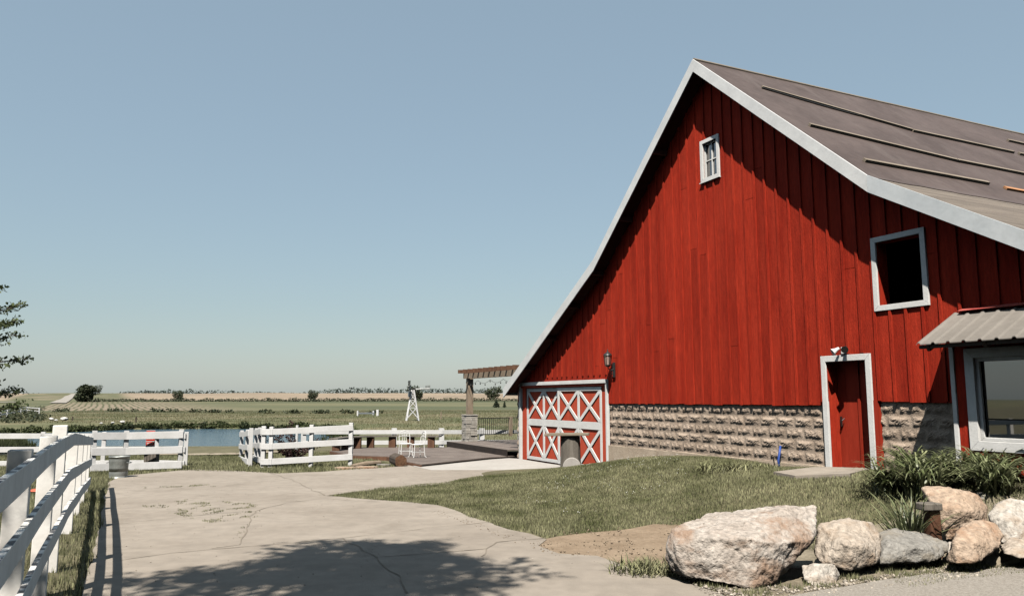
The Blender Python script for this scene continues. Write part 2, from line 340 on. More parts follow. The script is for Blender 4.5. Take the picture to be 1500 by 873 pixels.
def sheet(name, pts, dz, m, thick=.06, kind='structure', parent=None, fn=None):   # flat sheet with a small edge, lying on the plane of the yard
    mb = MB(); n = len(pts)
    zf = fn or (lambda x, y: lerp_tab(PROF, y))
    top = [(p[0], p[1], zf(p[0], p[1]) + dz) for p in pts]; bot = [(x, y, z - thick) for x, y, z in top]
    mb.add(top + bot, [tuple(range(n))] + [(i, (i + 1) % n, (i + 1) % n + n, i + n) for i in range(n)])
    o = mb.build(name, m, parent)
    if kind: tag(o, kind=kind)
    return o
def rough_edge(pts, amp=.08, step=.35):
    out = []
    for a, b in zip(pts, pts[1:] + pts[:1]):
        a, b = Vector(a).to_2d(), Vector(b).to_2d(); k = max(1, int((b - a).length / step)) if (b - a).length < 30 else 1
        for i in range(k):
            p = a.lerp(b, i / k); q = mnoise.noise_vector(Vector((p.x * 1.7, p.y * 1.7, 3))) * amp
            out.append((p.x + q.x, p.y + q.y))
    return out
def G(px, py):
    d = ray(px, py); t = EYE / (-.012 * d.y - d.z); q = EYEV + d * t; return (q.x, q.y)
drive_pts = [(-1.0, -12), (-1.0, 2.0)] + [G(*p) for p in [(118, 873), (138, 800), (152, 740), (160, 706), (176, 698), (262, 690), (290, 688), (360, 691), (405, 694), (470, 692), (516, 688), (560, 686), (592, 683), (612, 681), (700, 675), (762, 671), (888, 690), (830, 696), (690, 707), (560, 717), (476, 727), (545, 733), (600, 737), (640, 741), (668, 749), (690, 757), (716, 766), (742, 777), (775, 784), (800, 792), (788, 802), (815, 812), (875, 817), (925, 834), (985, 848), (1050, 872)]] + [(2.1, 5.5), (7, 3.0), (7, -12)]
sheet('concrete_drive', rough_edge(drive_pts, .07), .02, M['concrete'])
slab_pts = [G(*p) for p in [(604, 684), (680, 698), (706, 706), (830, 697), (886, 691)]] + [loc(-4.5, .1).xy[:], loc(-9.6, .1).xy[:], loc(-10.2, .4).xy[:]]
slab = sheet('concrete_apron', [tuple(p) for p in slab_pts], 0, M['slab'], .3, fn=lambda x, y: -.235)
sheet('dirt_patch', rough_edge([G(*p) for p in [(786, 800), (800, 790), (850, 781), (905, 777), (960, 771), (1000, 772), (1000, 840), (940, 836), (900, 822), (850, 815), (815, 811)]], .1, .2), .012, M['dirt'], fn=h)
sheet('dirt_bed', rough_edge([G(*p) for p in [(990, 825), (1050, 800), (1200, 795), (1330, 790), (1520, 780), (1520, 826), (1400, 838), (1310, 848), (1215, 862), (1150, 880), (1060, 876)]], .1, .2), .016, mat('dry_bed_soil', (.22, .185, .125), (.36, .305, .22), 3, .97, (1, 1, 1), .6, 50, fine=.2), fn=h)
sheet('gravel_path', rough_edge([G(*p) for p in [(1150, 880), (1210, 866), (1300, 853), (1390, 843), (1500, 832), (1640, 820)]] + [(9.5, 3.5), (2.6, 5.5)], .09, .2), .03, M['gravel'])
step_pts = [T(*p) for p in [(1133, 696), (1190, 689), (1212, 686), (1279, 688), (1245, 699), (1165, 702)]]
sheet('door_slab', [(p.x, p.y) for p in step_pts], .0, M['concrete'], .2, fn=lambda x, y: max(h(x, y) + .03, .44) if so(x, y)[1] < .4 else h(x, y) + .06)
# pond
x0, y0, x1, y1 = min(p[0] for p in POND) - 6, min(p[1] for p in POND) - 6, max(p[0] for p in POND) + 6, max(p[1] for p in POND) + 6
w = MB().add([(x0, y0, POND_Z), (x1, y0, POND_Z), (x1, y1, POND_Z), (x0, y1, POND_Z)], [(0, 1, 2, 3)]).build('pond_water', M['water']); tag(w, kind='structure')
def ribbon(name, line, widths, m, dz=.03):
    mb = MB(); pts = []
    for i, p in enumerate(line):
        a, b = Vector(line[max(i - 1, 0)]), Vector(line[min(i + 1, len(line) - 1)]); d = (b - a).normalized(); n = Vector((-d.y, d.x)); wd = widths[i] / 2
        for k in (-1, -.33, .33, 1): q = Vector(p) + n * wd * k; pts.append((q.x, q.y, h(q.x, q.y) + dz))
    mb.add(pts, [(4 * i + k, 4 * i + k + 1, 4 * i + 5 + k, 4 * i + 4 + k) for i in range(len(line) - 1) for k in range(3)])
    return tag(mb.build(name, m), kind='structure')
def dens(pts, k=8):
    return [tuple(Vector(a).to_2d().lerp(Vector(b).to_2d(), i / k)) for a, b in zip(pts, pts[1:]) for i in range(k)] + [tuple(Vector(pts[-1]).to_2d())]
ln = dens([G(*p) for p in [(100, 666), (200, 666), (300, 667), (350, 666), (420, 662)]], 14)
ribbon('shore_path', [(x, min(y, 40)) for x, y in ln], [.9 + .3 * math.sin(i) for i in range(len(ln))], mat('pale_trodden_soil', (.34, .28, .20), (.44, .37, .28), 2, .95, fine=.15), .05)
ln = dens([T(*p).xy for p in [(84, 591), (91, 588), (96, 585.5), (100, 582.5), (105, 579.5), (109, 577.2)]], 10)
ribbon('gravel_road', ln, [4.6 - 1.4 * i / len(ln) for i in range(len(ln))], mat('white_gravel_road', (.36, .33, .285), (.44, .40, .35), .5, .95), .25)
ln = dens([T(*p).xy for p in [(-60, 591), (-10, 590), (28, 589)]], 10)
ribbon('gravel_road', ln, [3.5] * len(ln), bpy.data.materials['white_gravel_road'], .2)

# cracks and joints of the drive
cracks = [[(150, 772), (230, 763), (320, 754), (372, 750)], [(372, 750), (420, 738), (470, 732), (560, 737)], [(170, 724), (190, 722), (235, 716)], [(372, 750), (362, 778), (352, 800), (310, 806)],
          [(170, 824), (250, 812), (330, 806), (430, 797), (520, 788), (640, 774), (716, 767)], [(500, 790), (540, 812), (580, 845), (600, 873)], [(560, 818), (640, 812), (712, 806), (728, 796), (800, 790)],
          [(712, 806), (705, 818)], [(390, 692), (430, 705), (455, 718), (476, 727)], [(180, 700), (260, 701)], [(240, 748), (300, 745), (360, 746)], [(330, 712), (390, 706), (430, 704)]]
cmb = MB()
for cpts in cracks:
    line = dens([G(*p) for p in cpts], 12)
    L_ = []
    for i, p in enumerate(line):
        q = mnoise.noise_vector(Vector((p[0] * 2.1, p[1] * 2.1, 0))) * .06; L_.append(Vector((p[0] + q.x, p[1] + q.y)))
    pts = []
    for i, p in enumerate(L_):
        d = (L_[min(i + 1, len(L_) - 1)] - L_[max(i - 1, 0)]).normalized(); n = Vector((-d.y, d.x)); wd = .0025 + .009 * max(0, .5 + mnoise.noise(Vector((p.x * 3, p.y * 3, 9))))
        for k in (-1, 1): q = p + n * wd * k; pts.append((q.x, q.y, lerp_tab(PROF, q.y) + .025))
    cmb.add(pts, [(2 * i, 2 * i + 1, 2 * i + 3, 2 * i + 2) for i in range(len(L_) - 1)])
tag(cmb.build('drive_crack', M['crack']), kind='structure')

# ------------------------------------------------------------------ grass as blades
def inpoly(P, x, y):
    ins = np.zeros(len(x), bool); n = len(P)
    for i in range(n):
        ax, ay = P[i][0], P[i][1]; bx, by = P[(i + 1) % n][0], P[(i + 1) % n][1]
        if ay == by: continue
        ins ^= ((ay > y) != (by > y)) & (x < (bx - ax) * (y - ay) / (by - ay) + ax)
    return ins
def blades(name, P, n, hgt, wid, m, label, cat, avoid=(), dz=0, lean=.5, keep=None):
    P = [(p[0], p[1]) for p in P]; xs = [p[0] for p in P]; ys = [p[1] for p in P]
    x = nrg.uniform(min(xs), max(xs), n * 2); y = nrg.uniform(min(ys), max(ys), n * 2); k = inpoly(P, x, y)
    for a in avoid: k &= ~inpoly(a, x, y)
    x, y = x[k][:n], y[k][:n]
    if keep: kk = np.array([keep(a, b) for a, b in zip(x, y)], bool); x, y = x[kk], y[kk]
    z = np.array([h(a, b) for a, b in zip(x, y)]) + dz; n = len(x)
    a = nrg.uniform(0, 2 * np.pi, n); H = hgt * nrg.uniform(.5, 1.25, n); W = wid * nrg.uniform(.7, 1.3, n); le = nrg.uniform(0, lean, n) * H; la = nrg.uniform(0, 2 * np.pi, n)
    c, s = np.cos(a) * W / 2, np.sin(a) * W / 2
    V = np.stack([np.stack([x - c, y - s, z - .01], 1), np.stack([x + c, y + s, z - .01], 1), np.stack([x + le * np.cos(la), y + le * np.sin(la), z + H], 1)], 1).reshape(-1, 3)
    o = npmesh(name, V, np.arange(3 * n).reshape(-1, 3), m); return tag(o, label, cat, kind='stuff')
bed_avoid = [G(*p) for p in [(990, 825), (1000, 772), (960, 771), (905, 777), (850, 781), (800, 790), (786, 800), (850, 815), (940, 836)]]
lawn_poly = [G(*p) for p in [(476, 727), (560, 716), (660, 707), (690, 702), (740, 699), (830, 693), (888, 689)]] + [loc(-4.3, .1), loc(5.6, .1), loc(8, .8), loc(8, 4.6), Vector((4.2, 9.3)), Vector((2.2, 9.6))] + [G(*p) for p in [(1000, 776), (960, 771), (905, 777), (850, 781), (800, 788), (742, 777), (690, 757), (640, 741), (560, 735)]]
slab_av = [(p.x, p.y) for p in step_pts]
blades('lawn_grass', rough_edge([tuple(p[:2]) if not isinstance(p, Vector) else (p.x, p.y) for p in lawn_poly], .15, .3), 230000, .045, .015, M['blade'], 'short mown lawn grass in front of the red barn', 'grass', [slab_av])
fl = [(-14, 24)] + [(fence_x(16) - 4, 17), (fence_x(8) - 6, 8), (-6, 3.5), (-1.9, 3.2)] + [G(*p) for p in [(118, 873), (138, 800), (152, 740), (160, 706), (172, 699)]]
blades('verge_grass', rough_edge(fl, .12, .3), 120000, .085, .011, M['blade'], 'rough grass along the left board fence beside the drive', 'grass')
blades('pond_side_grass', [G(*p) for p in [(-60, 700), (160, 700), (176, 697), (262, 690), (360, 692), (405, 695), (516, 689), (590, 683), (484, 662), (350, 668), (-60, 668)]], 60000, .08, .018, M['blade'], 'grass strip between the drive and the pond', 'grass')
def near_line(px_pts, wd, n, name, label, hgt=.022):
    ln = dens([G(*p) for p in px_pts], 10); P = []
    for s_ in (1, -1):
        for i in (range(len(ln)) if s_ > 0 else range(len(ln) - 1, -1, -1)):
            a, b = Vector(ln[max(i - 1, 0)]), Vector(ln[min(i + 1, len(ln) - 1)]); d = (b - a).normalized(); q = Vector(ln[i]) + Vector((-d.y, d.x)) * wd * s_; P.append((q.x, q.y))
    return blades(name, P, n, hgt, .011, M['blade'], label, 'weeds', dz=.02, keep=lambda a, b: mnoise.fractal(Vector((a * 3.5, b * 2.2, 0)), .8, 2, 4) > .22)
near_line([(240, 738), (290, 741), (330, 745), (300, 750), (360, 762)], .55, 9000, 'drive_weeds', 'weeds growing through the cracked concrete in the middle of the drive')
near_line([(210, 716), (300, 712), (350, 716)], .14, 2200, 'drive_weeds', 'sparse weeds along the far crack of the drive')
near_line([(372, 750), (362, 778), (345, 803)], .10, 1500, 'drive_weeds', 'thin line of weeds in the curved drive crack')
blades('bed_weeds', [G(*p) for p in [(1010, 858), (1100, 868), (1250, 845), (1400, 825), (1500, 812), (1500, 828), (1310, 850), (1200, 866), (1100, 878)]], 16000, .055, .012, M['blade'], 'sparse weeds at the foot of the boulders', 'weeds', dz=.01, keep=lambda a, b: mnoise.noise(Vector((a * 3, b * 3, 5))) > .1)
bankp = [POND[i] for i in range(6, 14)]; bl_b = []
for (ax, ay), (bx, by) in zip(bankp, bankp[1:]):
    L_b = math.hypot(bx - ax, by - ay); k_b = max(1, int(L_b / .7))
    for i in range(k_b):
        t = (i + rng.random()) / k_b; x_b, y_b = ax + (bx - ax) * t, ay + (by - ay) * t + rng.uniform(.2, 1.6)
        bl_b.append((x_b, y_b, h(x_b, y_b) + .12, rng.uniform(.5, 1.0), rng.uniform(.3, .6), rng.uniform(.18, .5)))
BANK_BLOBS = bl_b
def pond_ring(a, b): 
    d = pond_sd(a, b); return .1 < d < 2.2
far_bank = [(-100, 60), (-100, 104), (8, 104), (8, 40), (-12, 52), (-30, 62)]
blades('bank_reeds', far_bank, 50000, .5, .08, M['reed'], 'dark reeds and rank grass along the far bank of the pond', 'reeds', keep=lambda a, b: pond_ring(a, b) and (b > 62 or a > -14))
blades('spit_grass', [T(-60, 645).xy, T(40, 645).xy, T(52, 655).xy, T(50, 664).xy, T(-60, 664).xy], 9000, .35, .04, M['reed'], 'rank grass on the near left bank of the pond', 'grass')
blades('meadow_grass', [(-75, 85), (-85, 160), (30, 160), (20, 37), (-4, 38), (-7, 52), (-16, 78)], 70000, .14, .06, M['meadow'], 'tall seeding meadow grass beyond the pond and deck', 'grass', keep=lambda a, b: pond_sd(a, b) > 3)

# ------------------------------------------------------------------ the barn (local frame: x along the gable, y into the barn, z up)
barn = thing('red_barn', BO, BROT, 'large red board barn with flared gable roof on a block foundation', 'barn')
AP, KX, KZ, EX, EZ = 9.08, 4.35, 5.29, 10.1, 1.96
OV = .38; DEP = 18.0
def rake(s): 
    a = abs(s); return AP + (KZ - AP) * a / KX if a <= KX else KZ + (EZ - KZ) * (a - KX) / (EX - KX)
def under(s): return rake(s) - .2
DOOR = (2.93, 3.78, .45, 2.30); WIN1 = (-.24, .22, 6.48, 7.27); WIN2 = (4.12, 4.95, 3.18, 4.24); GAR = (-9.60, -4.40, -.6, 2.12)
def bottoms(s): return 1.53 if s < 2.8 else 1.60
holes = [(DOOR[0] - .0, DOOR[1] + .0, -1, DOOR[3]), WIN1, WIN2, GAR, (3.78, 4.0, -1, 1.61)]
PITCHB = .3015
joints = [-9.85 + PITCHB * i + rng.uniform(-.012, .012) for i in range(66)]
cuts = [-KX, 0.0, KX]
brg = random.Random(21)
def boards(mb, edges, y0, y1, holes, gap, bot_j=.012, butt=0):
    for a, b in edges:
        sub = sorted({a, b} | {c for c in cuts if a < c < b} | {v for hh in holes for v in hh[:2] if a < v < b}); jz = rng.uniform(-bot_j, bot_j)
        for c, d in zip(sub, sub[1:]):
            zs = [(bottoms((c + d) / 2) + jz, None)]
            for hs in holes:
                if hs[0] < (c + d) / 2 < hs[1]:
                    new = []
                    for lo, hi in zs:
                        top = under((c + d) / 2) if hi is None else hi
                        if hs[3] <= lo or hs[2] >= top: new.append((lo, hi)); continue
                        if hs[2] > lo: new.append((lo, hs[2]))
                        if hs[3] < top: new.append((hs[3], hi))
                    zs = new
            cc = c + gap if c == a else c; dd = d - gap if d == b else d
            if butt and zs and zs[-1][1] is None and len(zs) < 3:
                lo = zs[-1][0]; zc = under((c + d) / 2)
                if d - c > .2 and zc - lo > 1.5 and brg.random() < butt:
                    m_ = lo + (zc - lo) * brg.uniform(.15, .8); zs = zs[:-1] + [(lo, m_ - .005), (m_ + .003, None)]
            for lo, hi in zs:
                ta, tb = (under(cc), under(dd)) if hi is None else (hi, hi)
                if min(ta, tb) < lo + .01: ta = max(ta, lo + .01); tb = max(tb, lo + .01)
                mb.prism([(cc, lo), (dd, lo), (dd, tb), (cc, ta)], 'y', y0, y1)
wall = MB()
boards(wall, list(zip(joints, joints[1:])), 0, .025, holes, .0055, butt=.55)
def grow(hh, g): return (hh[0] - g, hh[1] + g, hh[2] - g, hh[3] + g)
bh = [grow(DOOR, .11), grow(WIN1, .09), grow(WIN2, .09), (GAR[0] - .1, GAR[1] + .1, GAR[2], GAR[3] + .16), (3.78, 4.05, -1, 1.62), (5.56, 9.5, -1, 2.93)]
bh[0] = (DOOR[0] - .11, DOOR[1] + .11, -1, DOOR[3] + .12)
boards(wall, [(j - .024, j + .024) for j in joints[1:-1]], -.027, .002, bh, 0)
wall.build('gable_wall', M['red'], barn)
# sheathing behind the boards, near-black: its colour stands in for shade in the gaps
sh = MB(); boards(sh, [(a, b) for a, b in zip(joints[::1], joints[1::1])], .028, .05, holes, -.001, 0); sh.build('gap_shade_sheet', M['dark'], barn)
# side and back walls
sw = MB()
sw.box(-9.62, -9.55, .06, DEP, -.7, 2.05).box(9.55, 9.62, .06, DEP, -.4, 2.05)
sw.prism([(-9.6, -.5), (9.6, -.5), (9.6, 2.0), (KX, KZ - .25), (0, AP - .25), (-KX, KZ - .25), (-9.6, 2.0)], 'y', DEP - .1, DEP)
sw.build('rear_wall', M['red'], barn)
MB().box(-9.5, 9.5, .4, DEP - .2, -.5, -.35).build('floor', M['dark'], barn)
# rock-faced block foundation
def rockwall(mb, s0, s1, z0, z1, L=.45, H=.208):
    nxb, nzb = 18, 11; row = 0; z = z1
    while z > z0 + .02:
        zb = max(z - H, z0); s = s0 - (L / 2 if row % 2 else 0) - .13
        while s < s1:
            a, b = max(s, s0), min(s + L, s1)
            if b - a > .02:
                var = ((int(s * 7.1) + row * 3) % 3) * 11.3; vs_ = []
                for j in range(nzb + 1):
                    for i in range(nxb + 1):
                        fx, fz = i / nxb, j / nzb
                        px_ = a + (b - a) * fx; pz_ = z - H + H * fz
                        lx = (px_ - s) / L; e = min(lx * L, (1 - lx) * L, fz * H, (1 - fz) * H)
                        mk = sst(.008, .088, e)
                        q = Vector((lx * 4.2 + var, fz * 2.3, var)); d = .5 + .75 * mnoise.fractal(q, .7, 2.2, 4) + .5 * mnoise.noise(q * .9 + Vector((5, 0, 0))) + .25 * math.sin(fz * 3.0)
                        prot = .014 + mk * (.0 + .030 * max(0, min(1.1, d + .35 * abs(mnoise.noise(q * 2.7)) - .1)))
                        vs_.append((px_, .062 - prot, pz_ if pz_ > z0 else z0))
                mb.add(vs_, [(j * (nxb + 1) + i, j * (nxb + 1) + i + 1, (j + 1) * (nxb + 1) + i + 1, (j + 1) * (nxb + 1) + i) for j in range(nzb) for i in range(nxb)])
            s += L
        z -= H; row += 1
for q_ in ((-4.34, 2.82, .46, 1.53), (3.99, 5.7, .42, 1.60)): fm = MB(); rockwall(fm, *q_); fm.build('block_foundation', M['block'], barn)
MB().box(-4.34, 2.82, .07, .3, -.6, 1.5).box(3.99, 9.5, .07, .3, -.2, 1.58).build('foundation_core', M['footing'], barn)
ft = MB(); n_ = 40
for i in range(n_):
    a, b = -4.33 + i * (7.1 / n_), -4.33 + (i + 1) * (7.1 / n_); za, zb = [.458 + .012 * mnoise.noise(Vector((q * 1.3, 0, 0))) for q in (a, b)]
    ya, yb = [-.035 + .02 * mnoise.noise(Vector((q * 2, 4, 0))) for q in (a, b)]
    ft.add([(a, ya, -.6), (b, yb, -.6), (b, yb, zb), (a, ya, za), (a, .08, za), (b, .08, zb)], [(0, 1, 2, 3), (3, 2, 5, 4)])
ft.build('footing', M['footing'], barn)
rs = MB(); rockwall(rs, -9.95, -9.66, -.3, 2.0, .3); rs.build('corner_stone', M['block'], barn)
MB().box(-9.95, -9.66, .066, .5, -.6, 2.0).build('corner_core', M['block'], barn)
# roof
def slab_poly(a, b, t): 
    (xa, za), (xb, zb) = a, b; return [(xa, za), (xb, zb), (xb, zb - t), (xa, za - t)]
T_ = .13
for sgn, nm in ((-1, 'left'), (1, 'right')):
    up = MB(); up.prism(slab_poly((0, AP), (sgn * KX, KZ), T_), 'y', -OV, DEP + .3); up.build('upper_roof', M['membrane'], barn)
    lowm = MB()
    if sgn < 0: lowm.prism(slab_poly((-KX, KZ), (-EX, EZ), T_), 'y', -OV, DEP + .3); lowm.build('lower_roof', M['membrane'], barn)
    else:
        k = 26
        for i in range(k):
            fa, fb = i / k, (i + 1) / k - .0012; pa = (KX + (EX - KX) * fa, KZ + (EZ - KZ) * fa); pb = (KX + (EX - KX) * fb, KZ + (EZ - KZ) * fb)
            lowm.prism(slab_poly(pa, pb, T_), 'y', -OV, DEP + .3)
        lowm.build('lower_roof', M['roof_plank'], barn)
# ragged lower edge of the roofing felt hanging over the kink
rg = MB(); pts = []; n_ = 150
for i in range(n_ + 1):
    y = -OV + (DEP + OV) * i / n_; ext = .22 + .055 * y + .05 * mnoise.noise(Vector((y * 2.2, 0, 0))) + .03 * mnoise.noise(Vector((y * 7, 1, 0)))
    ext = max(.02, min(1.1, ext)); f = ext / math.hypot(EX - KX, KZ - EZ)
    for t in (-.08, 0, 1):
        if t <= 0: pts.append((KX + t * 1.2, y, KZ + (AP - KZ) * (-t * 1.2) / KX + .012))
        else: pts.append((KX + (EX - KX) * f, y, KZ + (EZ - KZ) * f + .012))
rg.add(pts, [(3 * i + k, 3 * i + k + 1, 3 * i + 4 + k, 3 * i + 3 + k) for i in range(n_) for k in range(2)]); rg.build('roofing_felt', M['membrane'], barn)
nrm = Vector((AP - KZ, 0, KX)).normalized()
def rp(s, y, lift=.02): return Vector((s, y, rake(s))) + nrm * lift
def strip(a, b, w_=.075, t_=.05, m='batten'): MB().bar(rp(*a, t_ / 2 + .004), rp(*b, t_ / 2 + .004), w_, t_, nrm).build('roof_batten', M[m], barn)
strip((.95, .65), (1.68, 4.35)); strip((1.70, 4.30), (1.74, 7.8)); strip((2.62, .20), (2.98, 3.92)); strip((2.97, 3.87), (3.02, 9.5)); strip((3.80, .2), (3.83, 3.5))
strip((1.75, 8.0), (1.75, 12)); strip((.9, 9), (.95, 14))
strip((3.9, 3.9), (3.92, 5.6), .09, .04, 'lumber')
hs_ = MB(); hs_.tube([rp(.98, .62, .02), rp(1.12, 1.2, .02), rp(1.3, 2.0, .02), rp(1.42, 2.75, .02), rp(1.45, 3.15, .02)], .016, 6); hs_.build('roof_cable', M['black'], barn)
MB().tube([(0, -OV, AP + .01), (0, DEP * .5, AP - .0), (0, DEP + .3, AP + .01)], .035, 8).build('ridge_cap', M['batten'], barn)
# rake boards
RT = .275
def rake_piece(a, b, m, nm, y0=-OV - .03, y1=-OV + .001, top=.015):
    pa = (a, rake(a)); pb = (b, rake(b)); mb = MB(); k = 9
    for i in range(k):
        fa, fb = i / k, (i + 1) / k; xa, xb = a + (b - a) * fa, a + (b - a) * fb
        wa, wb = [.008 * mnoise.noise(Vector((q * 2.3, 1, 0))) for q in (xa, xb)]
        mb.prism([(xa, rake(xa) + top), (xb, rake(xb) + top), (xb, rake(xb) - RT + wb), (xa, rake(xa) - RT + wa)], 'y', y0, y1)
    return mb.build(nm, m, barn)
rake_piece(-KX, 0, M['metal_white'], 'rake_trim'); rake_piece(0.004, KX, M['metal_white'], 'rake_trim')
rake_piece(-EX, -KX - .004, M['metal_white'], 'rake_trim'); rake_piece(KX + .004, EX, M['galv'], 'rake_trim')
sf = MB()
for a, b in ((0, KX), (KX, EX), (0, -KX), (-KX, -EX)):
    sf.add([(a, -OV + .01, rake(a) - T_ - .012), (b, -OV + .01, rake(b) - T_ - .012), (b, .03, rake(b) - T_ - .012), (a, .03, rake(a) - T_ - .012)], [(0, 1, 2, 3)])
sf.build('soffit', M['sky_wood'], barn)
for s in (-8.6, -7.2, -5.8, -4.5, -3.1, -1.6, 1.6, 3.1, 4.5, 5.8, 7.2): MB().box(s - .04, s + .04, -OV + .02, -.005, rake(s) - T_ - .11 - .04, rake(s) - T_ - .035).build('lookout_rafter', M['sky_wood'], barn)
EV = .10
MB().box(-EX - .01, -EX + .03, -OV, DEP, EZ - .2, EZ + .0).build('eave_fascia', M['metal_white'], barn)
# frames: trim boards round an opening
def frame(hh, w_, y0, y1, m, nm, parent, sill=True, bevel=.004):
    a, b, c, d = hh; mb = MB()
    mb.prism([(a - w_, d + w_), (b + w_, d + w_), (b, d), (a, d)], 'y', y0, y1)
    mb.prism([(a - w_, c - (w_ if sill else 0)), (a - w_, d + w_), (a, d), (a, c)], 'y', y0, y1); mb.prism([(b, c), (b, d), (b + w_, d + w_), (b + w_, c - (w_ if sill else 0))], 'y', y0, y1)
    if sill: mb.prism([(a, c), (b, c), (b + w_, c - w_), (a - w_, c - w_)], 'y', y0, y1)
    return mb.build(nm, m, parent, bevel=bevel)
def reveal(hh, y0, y1, m, nm, parent, t=.02, bottom=True):
    a, b, c, d = hh; mb = MB(); mb.box(a - t, a + .001, y0, y1, c, d).box(b - .001, b + t, y0, y1, c, d).box(a - t, b + t, y0, y1, d, d + t)
    if bottom: mb.box(a - t, b + t, y0, y1, c - t, c)
    return mb.build(nm, m, parent)
# small attic window
w1 = MB().box(WIN1[0] + .005, WIN1[1] - .005, .075, .08, WIN1[2], WIN1[3]).build('attic_window', M['glass'], barn)
frame(WIN1, .085, -.03, .02, M['white'], 'window_frame', w1)
reveal(WIN1, .021, .11, M['white'], 'window_reveal', w1)
mt = MB(); mx_ = (WIN1[0] + WIN1[1]) / 2; mz_ = (WIN1[2] + WIN1[3]) / 2
frame((WIN1[0] + .03, WIN1[1] - .03, WIN1[2] + .03, WIN1[3] - .03), .03, .04, .07, M['white'], 'window_sash', w1)
mt.box(mx_ - .014, mx_ + .014, .045, .072, WIN1[2] + .03, WIN1[3] - .03).box(WIN1[0] + .03, mx_ - .015, .045, .072, mz_ - .012, mz_ + .012).box(mx_ + .015, WIN1[1] - .03, .045, .072, mz_ - .012, mz_ + .012); mt.build('window_muntin', M['white'], w1)
MB().box(WIN1[0] - .1, WIN1[1] + .1, -.055, .03, WIN1[2] - .10, WIN1[2] - .083).build('window_sill', M['white'], w1)
MB().box(WIN1[0] + .01, WIN1[0] + .1, .095, .105, WIN1[2], WIN1[3] - .35).build('curtain', M['wood_tan'], w1)
# open hay-loft hatch
w2 = frame(WIN2, .09, -.035, .02, M['white'], 'hatch_frame', barn)
reveal(WIN2, .021, .24, M['red'], 'hatch_reveal', w2)
# door
dr = MB(); ws_ = [DOOR[0], DOOR[0] + .17, DOOR[0] + .46, DOOR[0] + .72, DOOR[1]]
for a, b in zip(ws_, ws_[1:]): dr.box(a + .003, b - .003, .25, .285, DOOR[2] + .01, DOOR[3])
for x in ws_[2:-1]: dr.box(x - .022, x + .022, .225, .252, DOOR[2] + .02, DOOR[3])
dd = dr.build('door', M['red_door'], barn); tag(dd, 'recessed red board door in a white frame')
frame(DOOR, .105, -.03, .02, M['white'], 'door_frame', dd, sill=False)
reveal(DOOR, .021, .29, M['red'], 'door_reveal', dd, bottom=False)
hd = MB(); hd.tube([(DOOR[0] + .05, .215, 1.20), (DOOR[0] + .10, .17, 1.23), (DOOR[0] + .13, .17, 1.27), (DOOR[0] + .14, .215, 1.31)], .008, 6).box(DOOR[0] + .035, DOOR[0] + .065, .225, .25, 1.16, 1.34); hd.build('handle', M['black'], dd)
MB().box(DOOR[0], DOOR[1], .02, .3, .40, .455).build('threshold', M['concrete'], dd)
MB().box(DOOR[1] + .108, 3.985, -.012, .06, .42, 1.625).build('side_board', M['red_door'], barn)
# garage doors with white X bracing
GZ0, GZ1 = -.215, 1.97
gh = MB(); gh.box(GAR[0] - .06, GAR[1] + .06, -.07, .02, 2.06, 2.16); hdr = gh.build('garage_header', M['white'], barn, bevel=.004)
MB().box(GAR[0] + .06, GAR[1] - .06, -.03, .02, 1.99, 2.057).build('garage_header_board', M['red_garage'], barn)
for a, b, w_ in ((GAR[0] - .06, GAR[0] + .06, 0), (GAR[1] - .02, GAR[1] + .055, 0)): MB().box(a, b, -.055, .03, -.28, 2.057).build('garage_frame_post', M['white'], barn, bevel=.004)
for a, b in ((GAR[0] + .062, GAR[0] + .3), (GAR[1] - .3, GAR[1] - .022)): MB().box(a, b, .02, .06, -.25, 2.0).build('garage_jamb', M['red_garage'], barn)
def leaf(s0, s1, cols, y0, nm):
    bd = MB(); n_ = max(1, round((s1 - s0) / .2)); st = (s1 - s0) / n_
    bd.box(s0, s1, y0, y0 + .035, GZ0 + .02, GZ1)
    lf = bd.build('garage_door', M['red_garage'], barn)
    ya, yb = y0 - .03, y0 - .002; zm = .93
    tr = MB(); W_ = .085
    tr.box(s0, s1, ya, yb, GZ1 - .1, GZ1).box(s0, s1, ya, yb, GZ0, GZ0 + .09).box(s0, s1, ya, yb, zm - .1, zm + .1)
    cs = [s0] + cols + [s1]
    for i, c in enumerate(cs):
        a, b = (c, c + W_) if i == 0 else ((c - W_, c) if i == len(cs) - 1 else (c - W_ / 2, c + W_ / 2))
        tr.box(a, b, ya - .003, yb, GZ0 + .09, zm - .1).box(a, b, ya - .003, yb, zm + .1, GZ1 - .1)
    tr.build('door_rail', M['white'], lf)
    xb = MB()
    for i in range(len(cs) - 1):
        a = cs[i] + (W_ if i == 0 else W_ / 2); b = cs[i + 1] - (W_ if i == len(cs) - 2 else W_ / 2)
        for z0, z1 in ((GZ0 + .09, zm - .1), (zm + .1, GZ1 - .1)):
            q = .05
            xb.bar((a + .02, ya + .014, z0 + q * .5), (b - .02, ya + .014, z1 - q * .5), .095, .02, (0, 1, 0)).bar((a + .02, ya + .012, z1 - q * .5), (b - .02, ya + .012, z0 + q * .5), .095, .02, (0, 1, 0))
    xb.build('door_brace', M['white'], lf)
leaf(-9.31, -7.10, [-8.15], .09, 'far'); leaf(-7.14, -4.70, [-5.93], .03, 'near')
MB().box(GAR[0] + .05, GAR[1] - .05, .13, .16, -.3, 2.1).build('garage_backing', M['red_door'], barn)
